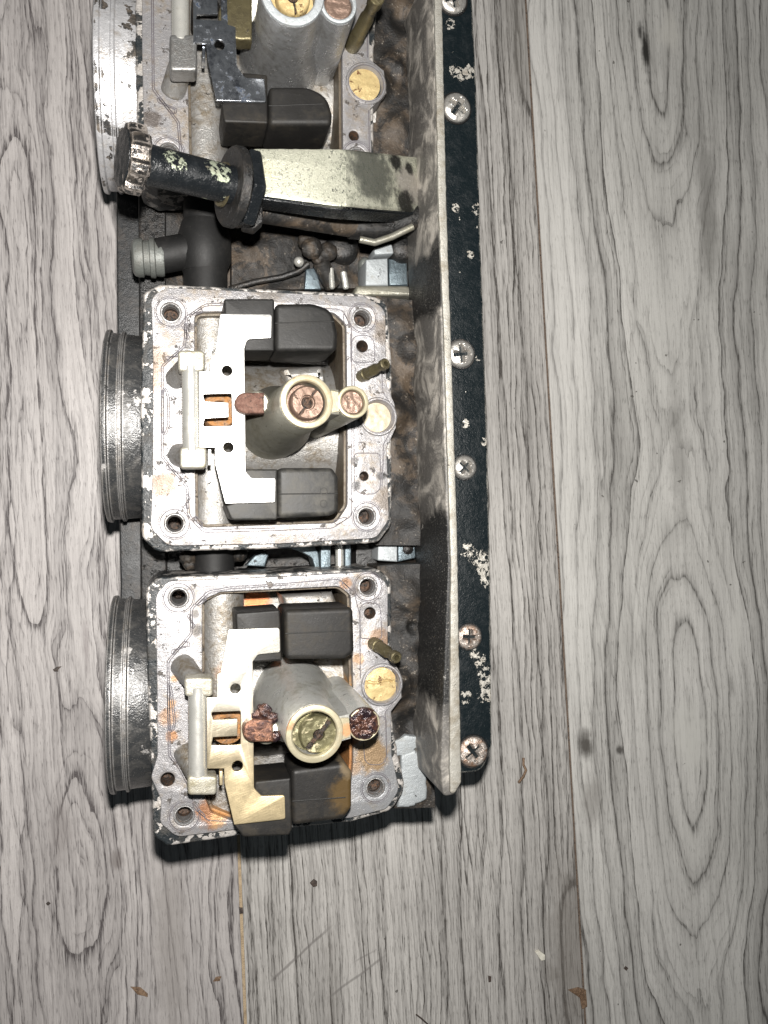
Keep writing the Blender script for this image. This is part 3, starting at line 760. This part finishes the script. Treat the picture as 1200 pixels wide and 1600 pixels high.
    bm = bmesh.new(); ee = [bm.verts.new(p+Vector((0, 0, e))) for e in (.05, -1.2) for p in (k1+sd*1.15, k1-sd*1.15, k2-sd, k2+sd)]
    bm.faces.new(ee[:4]); bm.faces.new(ee[4:])
    for k in range(4): bm.faces.new((ee[k], ee[(k+1) % 4], ee[4+(k+1) % 4], ee[4+k]))
    bm_obj('rim_bridge', bm, s['rim_mat'], tower, 30)
    jm = s['jet_mat']
    jc = T-dn*s['jet'][3]+Vector((s['jet'][0]*m0, -s['jet'][1]*m0, 0))
    lathe('jet_seat', [(ti_+.1, -1.2), (ti_, 0), (ti_*.5, .1)], T-dn*(s['jet'][3]+3.2), dn, jm, tower, seg=40)
    disc_hf('main_jet', jc, s['jet'][2]*m0, slotjet(1.5, s['jet'][4], s['jet'][5], seed=s['seed']), jm, tower, axis=dn, rings=22, seg=64, skirt=3, rot=s['jet'][6])
    au, uu, vv = basis(dn); rr_ = s['jet'][6]; jr = s['jet'][2]*m0
    du = uu*math.cos(rr_)+vv*math.sin(rr_); dv = -uu*math.sin(rr_)+vv*math.cos(rr_)
    bm = bmesh.new(); hw = s['jet'][5]*jr*.86
    for e in (-.30, -1.2):
        for a_, b_ in ((-.9, -1), (.9, -1), (.9, 1), (-.9, 1)): bm.verts.new(jc+du*(a_*jr)+dv*(b_*hw)+dn*e)
    bm.verts.ensure_lookup_table(); V = bm.verts
    bm.faces.new(V[:4]); bm.faces.new(V[4:])
    for k in range(4): bm.faces.new((V[k], V[(k+1) % 4], V[4+(k+1) % 4], V[4+k]))
    bm_obj('jet_slot_shade', bm, s.get('slot_mat', bottom_mat), tower, 30)  # dark box added inside the slot to stand in for its shade
    lathe('jet_bore_shade', [(s['jet'][2]*m0*s['jet'][4]*.98, -1.3), (s['jet'][2]*m0*s['jet'][4]*.98, -.2), (s['jet'][2]*m0*s['jet'][4]*.8, -.2), (s['jet'][2]*m0*s['jet'][4]*.7, -.9), (0, -1.0)], jc, dn, bottom_mat, tower, seg=24)  # dark insert standing in for the shade down the jet's hole
    if s.get('pilot_crust'):
        disc_hf('pilot_jet', U+un*.5, ui_*1.16, lambda x, y: .75*mnoise.noise(Vector((x*1.7, y*1.7, 4)))+.4*mnoise.noise(Vector((x*4.2, y*4.2, 8)))+.18*mnoise.noise(Vector((x*9, y*9, 3)))-1.0*max(0, math.hypot(x, y)-.72)**1.2*3, rust_crust, tower, axis=un, rings=26, seg=80, skirt=3.5)
    else:
        disc_hf('pilot_jet', U-un*.9, ui_*.97, lambda x, y: .14*mnoise.noise(Vector((x*3, y*3, s['seed'])))-(max(0, math.hypot(x, y)-.9)*4), brass_red, tower, axis=un, skirt=3)
    return body

c2 = dict(seed=2, cy=650, label='middle open carburetor with black horn worn at its rim',
    block=[(224, 458, 16), (250, 444, 14), (420, 452), (560, 458), (604, 468, 22), (612, 560), (612, 700), (612, 820, 26), (590, 848, 16), (420, 858), (245, 862, 18), (222, 840, 14), (219, 640)],
    face=[(236, 462, 24), (262, 449, 20), (430, 457), (570, 463, 16), (602, 482, 22), (604, 600), (617, 632), (619, 668), (604, 700), (608, 812, 26), (588, 841, 20), (430, 850), (262, 853, 26), (235, 826, 22), (238, 740), (239, 560)],
    cavity=[(304, 487, 14), (420, 486), (522, 488, 18), (541, 506, 14), (543, 650), (543, 790, 16), (525, 817, 16), (420, 820), (318, 824, 12), (306, 810, 10), (304, 650)],
    bores=[(267, 488, 16, 6), (273, 818, 16, 20), (566, 497, 15, 6), (573, 807, 15, 7), (566, 541, 9, 9), (569, 744, 7, 5)],
    lines=[[(351, 474), (320, 475, 20), (290, 495, 10), (287, 540, 8), (252, 572, 8), (252, 714, 8), (291, 762, 8), (293, 806, 18), (318, 832, 12), (430, 829), (520, 825, 12), (549, 806, 10), (550, 640), (549, 512, 14), (535, 484, 14), (440, 476)],
           [(353, 477), (321, 478, 18), (293, 496, 10), (290, 541, 8), (255, 573, 8), (255, 713, 8), (294, 761, 8), (296, 805, 18), (320, 828, 12), (430, 825)],
           [(555, 575), (553, 620), (553, 720, 10)], [(596, 575), (598, 612), (612, 634), (614, 668), (599, 694), (597, 760)], [(548, 522), (548, 566)]],
    loops=[[(553, 708, 8), (594, 708, 8), (595, 772, 18), (554, 772, 18)], [(549, 524, 16), (584, 524, 16), (586, 566, 8), (550, 566, 8)]],
    col=((330, 480), (334, 828), 6.2), inner=[([(435, 575, 6), (505, 570, 6), (512, 600, 6), (450, 602, 6)], 60, 73, 2.2)],
    hx=155, hy=667, hx1=222, hr=28.2, horn_mat=paint_horn,
    side=([(588, 462), (668, 470), (672, 852), (588, 852)], [(640, 545, 26, 3.5), (632, 800, 30, 2.5), (600, 651, 38, 8), (628, 640, 30, 3), (640, 700, 26, -3), (652, 600, 24, -3), (622, 500, 26, 2)]),
    plug=(591, 651, 30, 22, plug_cream, (-2, 1)), tube=((563, 589), (603, 568), 8, 97, 1.5),
    plate=[(344, 490, 3), (425, 491, 5), (424, 528, 3), (386, 530, 9), (382, 545), (384, 737, 9), (393, 747, 5), (431, 747, 4), (430, 785, 3), (352, 787, 2), (336, 724), (336, 699), (311, 699), (311, 580), (328, 580), (329, 557), (336, 555)],
    window=[(317, 616, 3), (362, 615, 3), (363, 665, 3), (317, 666, 3), (320, 654), (357, 652), (357, 629), (320, 627)],
    plate_holes=[(355, 579, 8), (357, 699, 8)], plate_mat=zinc, tabs=[(325, 702, 5, 24)], float_mat=float_mat, float2=float_dusty,
    floats=[([(430, 474, 3), (490, 473, 60), (520, 484, 36), (528, 520, 30), (527, 549, 12), (430, 549, 3)], [(350, 466, 4), (429, 466, 4), (429, 548, 3), (381, 548, 4), (384, 500), (352, 500)]),
            ([(434, 731, 3), (520, 731, 10), (529, 745, 8), (529, 800, 10), (515, 806, 8), (435, 810, 3)], [(382, 733, 4), (434, 733, 3), (434, 812, 5), (362, 813, 8), (352, 790), (382, 780)])],
    float_lines=[((430, 505), (522, 502)), ((436, 772), (528, 771))],
    pin=((298, 570), (300, 705), 2.25), hinges=[((278, 547, 320, 580), (277, 590, 17)), ((281, 698, 323, 732), (283, 712, 19))],
    needle=(371, 613, 42, 33, 103, rust_brown), seat_mat=orange_rust,
    tower=((480, 627, 43, 32), (552, 628, 27, 20), (416, 670, 10.0), 113), tower_mat=tower_mat, rim_mat=cream, jet_mat=brass_red,
    jet=(5, -1, 27, 2.3, .33, .05, -.55))
c3 = dict(seed=5, cy=1105, label='lowest open carburetor with orange corrosion and crusted pilot jet',
    block=[(228, 916, 14), (248, 902, 12), (420, 896), (590, 888, 18), (611, 905, 20), (612, 1000), (612, 1120), (622, 1180), (634, 1230, 26), (612, 1266, 20), (548, 1284), (450, 1294), (372, 1306), (262, 1322, 18), (240, 1306, 14), (236, 1200), (230, 1050)],
    face=[(243, 930, 24), (262, 908, 18), (430, 901), (580, 893, 18), (606, 912, 22), (606, 1020), (625, 1050), (628, 1090), (611, 1112), (612, 1180), (624, 1235, 22), (604, 1264, 18), (548, 1278), (370, 1296), (276, 1308, 24), (250, 1286, 14), (252, 1250), (236, 1215, 12), (246, 1180), (245, 1040)],
    cavity=[(316, 938, 14), (345, 925, 10), (430, 921), (530, 916, 18), (548, 930, 14), (552, 1080), (552, 1190, 16), (546, 1250, 12), (470, 1262), (366, 1284, 8), (330, 1270, 12), (318, 1240), (316, 1090)],
    bores=[(279, 934, 16, 20), (288, 1275, 16, 7), (575, 917, 15, 7), (587, 1231, 15, 4), (578, 958, 9, 5), (262, 1218, 11, 6)],
    lines=[[(450, 911), (360, 917), (325, 923, 22), (298, 950, 10), (297, 990, 8), (261, 1033, 10), (263, 1180, 10), (280, 1202, 8), (300, 1240), (302, 1262, 12), (325, 1282, 12), (368, 1284)],
           [(450, 914), (360, 920), (327, 926, 20), (301, 951, 10), (300, 991, 8), (264, 1034, 10), (266, 1179, 10), (283, 1200, 8)],
           [(450, 911), (530, 905, 14), (553, 925, 14), (562, 960), (563, 1060)], [(598, 1000), (600, 1020), (618, 1052), (620, 1090), (602, 1112), (604, 1180)]],
    loops=[[(562, 942, 14), (594, 942, 14), (597, 998, 6), (563, 998, 6)], [(566, 1120, 6), (603, 1120, 6), (604, 1195, 16), (570, 1195, 16)]],
    col=((347, 922), (350, 1285), 6.4), inner=[([(440, 930), (520, 925), (535, 960), (450, 965)], 60, 76, 2.0), ([(395, 1030), (530, 1028), (540, 1060), (400, 1070)], 60, 72, 2)],
    hx=163, hy=1083, hx1=230, hr=28.6, horn_mat=paint_horn,
    side=([(590, 885), (676, 880), (680, 1262), (596, 1262)], [(640, 930, 30, 3), (645, 980, 12, -3), (606, 1070, 40, 8), (650, 1050, 30, 3), (640, 1130, 26, -3), (650, 1000, 22, 2)]),
    plug=(597, 1070, 33, 26, plug_gold, (-2, 0)), tube=((582, 1004), (620, 1028), 8, 97, 1.65),
    plate=[(357, 984, 3), (437, 981, 5), (438, 1019, 4), (402, 1023, 9), (395, 1034), (397, 1232, 10), (409, 1244, 6), (445, 1243, 4), (446, 1280, 4), (366, 1289, 2), (351, 1225), (350, 1201), (324, 1201), (323, 1090), (340, 1090), (340, 1053), (345, 1052)],
    window=[(330, 1113, 3), (376, 1111, 3), (376, 1164, 3), (330, 1165, 3), (333, 1152), (371, 1150), (371, 1123), (333, 1125)],
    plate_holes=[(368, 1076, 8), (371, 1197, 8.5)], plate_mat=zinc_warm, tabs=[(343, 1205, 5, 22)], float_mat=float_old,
    floats=[([(444, 953, 3), (552, 949, 6), (554, 1020, 8), (540, 1030, 8), (446, 1031, 3)], [(368, 958, 5), (438, 953, 4), (441, 1033, 3), (395, 1036, 4), (398, 1000), (370, 1000)]),
            ([(455, 1203, 3), (538, 1192, 12), (550, 1206, 8), (550, 1262, 8), (538, 1280, 8), (457, 1291, 3)], [(398, 1222, 6), (455, 1216, 3), (457, 1296, 4), (452, 1306, 4), (380, 1309, 10), (366, 1290), (398, 1280)])],
    float_lines=[((446, 990), (548, 985)), ((457, 1252), (540, 1246))],
    pin=((309, 1075), (310, 1215), 2.35), hinges=[((288, 1059, 333, 1089), (287, 1042, 19)), ((293, 1213, 339, 1243), (290, 1178, 17))],
    needle=(385, 1124, 42, 36, 103, copper_crust), seat_mat=orange_rust,
    crust=lambda nz: [(at(412, 1112, nz-1.5), 1.9, .5), (at(400, 1117, nz-1.5), 1.2, .5), (at(425, 1122, nz-1.5), 1.6, .5), (at(430, 1150, nz-2), 1.3, .5)],
    tower=((492, 1147, 46, 35), (569, 1132, 27, 23), (450, 1078, 11.5), 113), tower_mat=tower_pale, rim_mat=cream, jet_mat=brass_grn, pilot_crust=True,
    jet=(8, 5, 30, 1.6, .24, .13, -.72))
c1 = dict(seed=8, cy=65, label='uppermost carburetor with bare silver horn and dark bluish bracket',
    block=[(212, -120, 10), (600, -120), (584, 80), (584, 230), (584, 250, 20), (560, 272, 16), (245, 276, 18), (216, 262, 14), (212, 100)],
    face=[(222, -115), (578, -115), (577, 92), (600, 110), (604, 145), (579, 170), (581, 246, 20), (560, 267, 16), (250, 270, 22), (226, 256, 16), (222, 80)],
    cavity=[(292, -100, 8), (520, -100, 8), (533, -60), (535, 100), (536, 236, 16), (520, 252, 12), (310, 254, 12), (296, 242, 10), (293, 90)],
    bores=[(264, 238, 16, 8), (558, 244, 15, 8), (553, 212, 8, 6)],
    lines=[[(236, -60), (238, 140, 8), (277, 192, 8), (281, 238)], [(239, -60), (241, 139, 8), (280, 191, 8), (284, 238)], [(574, -60), (574, 90)], [(576, 172), (577, 240)]],
    col=((318, -90), (322, 262), 6.4), inner=[],
    hx=144, hy=140, hx1=209, hr=28.4, horn_mat=bare_horn,
    side=([(572, -110), (652, -110), (660, 300), (572, 296)], [(610, 95, 22, 2.5), (626, 110, 14, 3), (618, 200, 26, 2), (576, 132, 40, 8), (630, 30, 24, -3)]),
    plug=(572, 130, 32, 25, plug_gold, (-3, 1)), tube=((549, 75), (590, -5), 8, 112, 1.9),
    plate=[(302, -80), (352, -80), (356, 38), (368, 42), (370, 103, 10), (383, 121, 6), (413, 123, 3), (416, 159, 3), (338, 157, 2), (324, 92), (322, 68), (302, 66)],
    window=[(304, -20), (345, -20), (346, 32, 2), (306, 30, 2), (308, 22), (340, 22), (340, -6), (306, -6)],
    plate_holes=[(343, 70, 8)], plate_mat=zinc_dark, tabs=[(316, 72, 5, 18)], float_mat=float_old,
    floats=[([(420, 134, 3), (484, 134, 50), (512, 150, 34), (520, 178, 20), (519, 195, 10), (420, 195, 3)], [(346, 160, 3), (378, 140), (380, 112), (418, 115, 3), (419, 192, 3), (350, 190, 5)])],
    float_lines=[((420, 165), (505, 162))],
    pin=((282, -60), (282, 60), 2.2), hinges=[((265, 53, 308, 110), (272, 138, 19))],
    needle=(368, -6, 26, 68, 96, brass_tube), seat_mat=dirt_mat, block_mat=block_dark,
    tower=((457, -12, 50, 36), (529, 6, 30, 23), (432, 122, 11.5), 113), tower_mat=tower_steel, rim_mat=chip_mat, jet_mat=plug_gold,
    jet=(2, 0, 27, 1.6, .3, .06, .2))
bodies = [carb(c1), carb(c2), carb(c3)]

# flaked pale casting at the rail foot of the lowest body
rb = bodies[2]
prism('flaked_patch', jit(pxpoly([(628, 1180, 6), (650, 1172), (660, 1185), (667, 1200, 6), (668, 1250, 8), (640, 1262, 8), (622, 1262)], 76), .35, .9, 4), 66, 76, chip_mat, rb, bev=.7)
prism('flaked_patch', jit(pxpoly([(616, 1160), (634, 1150), (652, 1150), (652, 1168), (636, 1180), (620, 1182)], 75.6), .5, .9, 14), 70, 75.6, chip_mat, rb, bev=.2)

# ---- idle adjuster: bracket, screw, knob, washer
ZS = lambda px: 104 if px < 541 else 104-25*(px-541)/119
arm = prism('adjuster_bracket', jit(pxpoly([(384, 242, 4), (398, 232, 6), (541, 233), (541, 323), (520, 322), (402, 306, 5), (386, 300, 6)], 104), .10, 1.0, 6), 102.4, 104, yell_zinc, bank, bev=.25)
rmp = prism('bracket_ramp', jit(pxpoly([(539, 233), (600, 240), (655, 246), (668, 300), (664, 330), (640, 331), (539, 323)], 104), .10, 1.0, 6), 102.4, 104.02, yell_zinc, arm, bev=.25); drape(rmp, 104, ZS)
bf = prism('bracket_flange', jit(pxpoly([(392, 302), (405, 305), (520, 321), (640, 331), (662, 329), (662, 334), (640, 336), (520, 327), (405, 311), (390, 309)], 104.2), .04, 1.0, 7), 97.5, 104.25, knob_black, arm, bev=.2); drape(bf, 104, ZS)
A = at(226, 256, 115); B = at(352, 287, 108.5); dax = (B-A).normalized()
shaft = rod('adjuster_shaft', A-dax*2, B+dax*2, 4.45, knob_black, bank, seg=48, ch=.3)
K = at(205, 249, 115.5)
def lob(t, h): return 1+(.13 if math.cos(7*t+.5) > 0 else -.03)*min(1, abs(math.cos(7*t+.5))*3)
lathe('adjuster_knob', [(0, -2.2), (4.8, -2.2), (6.4, -1.8), (6.8, -1.1), (6.9, -.2), (6.9, 1.9), (6.5, 2.5), (5.2, 2.9), (4.2, 2.9)], K-dax*.0, dax, knob_metal, shaft, seg=96, rf=lob, smooth=30)
disc_hf('knob_cap', K-dax*2.0, 6.2, lambda x, y: .5-.3*(x*x+y*y)+.25*mnoise.noise(Vector((x*3, y*3, 1))), knob_black, shaft, axis=-dax, skirt=.6)
W0 = at(358, 291, 107)
lathe('collar', [(4.3, -1.0), (5.1, -.9), (5.2, -.2), (4.4, .2)], W0-dax*1.2, dax, brass_tube, shaft, seg=40)
lathe('stop_washer', [(4.2, -.8), (9.0, -1.0), (9.5, -.5), (9.6, 1.0), (9.1, 1.5), (4, 1.5)], W0+dax*.8, dax, black_mat, shaft, seg=64)
def hexf(t, h):
    a = (t+.3) % (math.pi/3)-math.pi/6; return 1/math.cos(a)
lathe('lock_nut', [(0, 0), (8.3, 0), (8.6, .4), (8.6, 2.6), (8.3, 3.0), (0, 3)], W0+dax*2.5, dax, knob_black, shaft, seg=60, rf=hexf, smooth=25)
prism('bracket_lug', jit(pxpoly([(383, 240, 4), (392, 238), (410, 300), (412, 345, 6), (398, 357, 6), (378, 352, 6), (386, 300)], 104), .1, .8, 3), 99, 103.6, black_mat, arm, bev=.5)
a = at(400, 328, 90); b = at(556, 354, 80)
rod('return_rod', a, b, 3.2, dirt_mat, arm, seg=32, ch=.4)
a = at(545, 352, 88); b = at(640, 352, 88)
tube('cast_elbow', [at(545, 354, 80), at(570, 356, 80), at(590, 358, 79), at(615, 352, 79), at(645, 342, 79), at(668, 335, 79)], 3.4, black_mat, arm, seg=20)
a = at(440, 322, 96); b = at(650, 345, 96)
tube('cast_lip', [at(562, 374, 82), at(585, 379, 82), at(612, 370, 82), at(645, 354, 83)], 1.0, tower_mat, arm, seg=10)

# ---- between the first two carburetors
link_base = relief('joining_casting', [(232, 280), (664, 300), (668, 480), (232, 480)], 48, 3.0, .05, [(470, 430, 60, -5), (260, 340, 40, 3), (400, 400, 60, 4), (560, 430, 60, -6)], dirt_mat, bank, n=(90, 44), drop=16)
a = at(322, 300, 70); b = at(322, 470, 70)
rod('hose_tee', (a.x, a.y, 66), (b.x, b.y, 66), 6.3, rubber, bank, seg=40, ch=.5)
tee = bpy.data.objects[[o.name for o in bpy.data.objects if o.name.startswith('hose_tee')][0]]
a = at(322, 385, 68); b = at(258, 400, 68)
rod('branch', (a.x, a.y, 67), (b.x-2, b.y, 67), 5.0, rubber, tee, seg=36, ch=.4)
c = at(320, 385, 70); lathe('bulge', [(0, -7), (6.2, -6.5), (7.6, -3), (7.8, 0), (7.6, 4), (6.4, 8), (0, 8.5)], (c.x, c.y, 66), (0, 1, 0), rubber, tee, seg=40)
b = at(256, 402, 68); a = at(206, 401, 68); Lf = (Vector((b.x, b.y, 68))-Vector((a.x, a.y, 68))).length
lathe('hose_fitting', [(0, 0), (4.0, 0), (5.0, .6), (5.4, 1.6), (5.4, 3.0), (4.7, 3.3), (4.9, 4.8), (5.5, 5.0), (5.6, 6.2), (5.0, 6.5), (5.2, Lf-.6), (5.0, Lf)], (a.x, a.y, 67), (b.x-a.x, b.y-a.y, 0), grey_fit, tee, seg=44)
relief('lever_plate', [(362, 312), (560, 335), (560, 450), (362, 455)], 58, 1.8, .08, [(430, 390, 50, 3), (540, 380, 30, -4)], dirt_mat, link_base, n=(50, 36), drop=10, seed=4)
crud('grimy_spring', [(at(487, 388, 68), 3.2, .8), (at(512, 394, 67), 2.7, .8), (at(500, 402, 66), 2.6, .8), (at(480, 378, 64), 2.8, .8)], dirt_mat, link_base, .3, .35, 4)
a = at(500, 408, 66); b = at(520, 448, 62); rod('link_barrel', a, b, 2.6, dirt_mat, link_base)
c = at(467, 409, 70); crud('link_ball', [(c, 1.5, 1)], pin_mat, link_base, .12, 1.0, 3)
rod('link_pin', at(517, 418, 66), at(519, 452, 66), .8, pin_mat, link_base)
rod('link_pin', at(536, 424, 62), at(541, 452, 62), 1.0, tower_pale, link_base)
tube('throttle_rod', [at(358, 452, 60), at(400, 440, 61), at(440, 433, 62), at(466, 424, 63), at(482, 412, 64)], .95, black_mat, link_base, seg=12)
rbox('small_lever', [(478, 420, 4), (494, 418, 4), (502, 452), (476, 452)], 60, 62, blue_steel, link_base)
rbox('spacer_block', [(572, 405, 3), (606, 403), (607, 446), (571, 446, 3)], 52, 66, chip_mat, link_base, bev=.5)
rbox('spacer_block', [(608, 404), (636, 406, 5), (638, 446), (608, 446)], 52, 65, blue_steel, link_base, bev=.6)
prism('spacer_collar', jit(pxpoly([(556, 446, 8), (640, 446, 8), (645, 462), (552, 462)], 66), .2, 1, 3), 52, 66, tower_mat, link_base, bev=.8)
rbox('flaked_patch', [(584, 388, 3), (612, 380, 4), (616, 396, 3), (586, 398, 3)], 60, 68, chip_mat, link_base, bev=.4)
domes('link_cap', [(632, 385, 68, 22, 6), (538, 382, 62, 26, 6)], black_mat, link_base)
domes('round_stop', [(572, 410, 60, 10, 4)], grey_fit, link_base)

# ---- between the last two carburetors
lb = prism('joining_casting', jit(pxpoly([(236, 845, 6), (650, 840), (655, 905), (236, 915)], 44), .3, 2, 6), 30, 44, black_mat, bank, bev=1)
a = at(335, 840, 68); b = at(335, 905, 68)
rod('link_tube', (a.x, a.y, 64), (b.x, b.y, 64), 6.0, rubber, lb, seg=36)
crud('grime_lump', [(at(293, 872, 66), 2.2, 1), (at(296, 882, 66), 1.9, 1), (at(372, 866, 64), 2.4, 1)], dirt_mat, lb, .4, .8, 3)
rbox('clear_lever', [(384, 884), (398, 868, 3), (412, 862, 3), (420, 866), (414, 886)], 60, 64, blue_steel, lb, bev=.5)
rbox('lever_arc', [(455, 846), (490, 848, 8), (498, 866, 6), (500, 896), (494, 896), (488, 872, 8), (470, 862, 8), (450, 856)], 58, 66, blue_steel, lb, bev=.3)
rbox('link_plate', [(501, 846), (517, 846), (517, 898), (501, 898)], 56, 68, blue_steel, lb)
rod('link_pin', at(530, 842, 66), at(531, 900, 66), 1.3, pin_mat, lb)
rbox('link_plate', [(539, 848), (549, 848), (549, 900), (539, 900)], 56, 67, blue_steel, lb)
rbox('spacer_block', [(591, 853, 3), (621, 848), (621, 878), (590, 876, 3)], 52, 68, chip_mat, lb)
rbox('spacer_block', [(622, 848), (648, 844, 5), (650, 872, 4), (622, 878)], 52, 67.5, blue_steel, lb)
c = at(638, 858, 68); disc_hf('grub_screw', c, 1.7, lambda x, y: .6-.8*(x*x+y*y)-(.7 if math.hypot(x, y) < .4 else 0), black_mat, lb, rings=10, seg=28)
rbox('link_cover', [(556, 848), (590, 848), (590, 898), (556, 898)], 50, 60, black_mat, lb)

fb = bpy.data.objects['float_bracket.001'] if 'float_bracket.001' in bpy.data.objects else None
for (px, py) in ((506, 768), (506, 787)):
    tube('mould_mark', [(p.x, p.y, 98.02) for p in circ(px, py, 98, 5.5, 20)], .12, float_dusty, fb, closed=True, seg=6)
# ------------------------------------------------------------------ crumbs and flecks lying on the boards
def fleck(px, py, pts, h, mat, name, label, cat, group=None, curl=0):
    o = prism(name, jit(pxpoly([(px+a, py+b) for a, b in pts], 0), .06, .4, px*.01), .02, h, mat, None, bev=min(.1, h*.3))
    return tag(o, label, cat, group)
fleck(88, 1045, [(-5, 1), (0, -3), (9, -4), (4, 0), (3, 4), (-3, 4)], .5, dark_chip, 'grit', 'tiny black grit with a tail left of the lowest horn', 'grit')
fleck(75, 1411, [(-3, 0), (0, -3), (4, 0), (0, 3)], .6, dark_chip, 'grit', 'lone round black speck near the lower left corner', 'grit')
fleck(490, 1379, [(-6, 0), (0, -6), (5, -3), (5, 4), (-1, 6)], .8, dark_chip, 'grit', 'biggest dark speck below the bank, right of the tan joint', 'grit')
fleck(376, 1422, [(-3, -5), (3, -4), (4, 4), (-2, 5)], .6, dark_chip, 'grit', 'dark speck caught on the tan joint between boards', 'grit')
fleck(219, 1548, [(-15, -7), (0, -6), (12, 4), (12, 9), (-4, 5)], .4, brown_chip, 'flake', 'brown flake at the bottom, left of the tan joint', 'flake')
fleck(340, 1529, [(-7, 4), (-3, -3), (6, -4), (3, 3)], .4, brown_chip, 'flake', 'small brown flake at the left side of the tan joint', 'flake')
fleck(843, 1490, [(-8, -4), (-2, -7), (6, -1), (6, 7), (0, 8)], 1.6, pale_chip, 'crumb', 'pale crumb on the middle board near the bottom', 'crumb')
fleck(905, 1556, [(-18, -10), (-2, -14), (10, -10), (12, 16), (4, 20), (0, 2)], .5, brown_chip, 'flake', 'rusty brown flake against the long board joint', 'flake')
fleck(764, 1529, [(-2, -5), (3, -4), (3, 4), (-1, 5)], .5, dark_chip, 'grit', 'dark oval speck left of the pale crumb', 'grit')
fleck(757+180, 1512, [(0, 0)]*0+[(40, -3), (44, 0), (41, 4), (37, 1)], .5, dark_chip, 'grit', 'tiny black speck on the right board near the bottom', 'grit')
c0 = [at(818, 1184, .5), at(818, 1195, 1.2), at(822, 1203, 2.0), at(818, 1213, 1.3), at(810, 1223, .5)]
o = tube('plant_scrap', c0, .55, brown_chip, None, seg=8); tag(o, 'curled dark brown scrap right of the rail foot', 'scrap')
c0 = [at(650, 1585, .4), at(658, 1591, .8), at(668, 1600, .5)]
o = tube('dark_fibre', c0, .3, dark_chip, None, seg=6); tag(o, 'dark curved fibre at the bottom edge of the photo', 'fibre')
for (a_, b_, lab) in [((820, 1540), (925, 1442), 0), ((1020, 1530), (1200, 1390), 0)]: pass
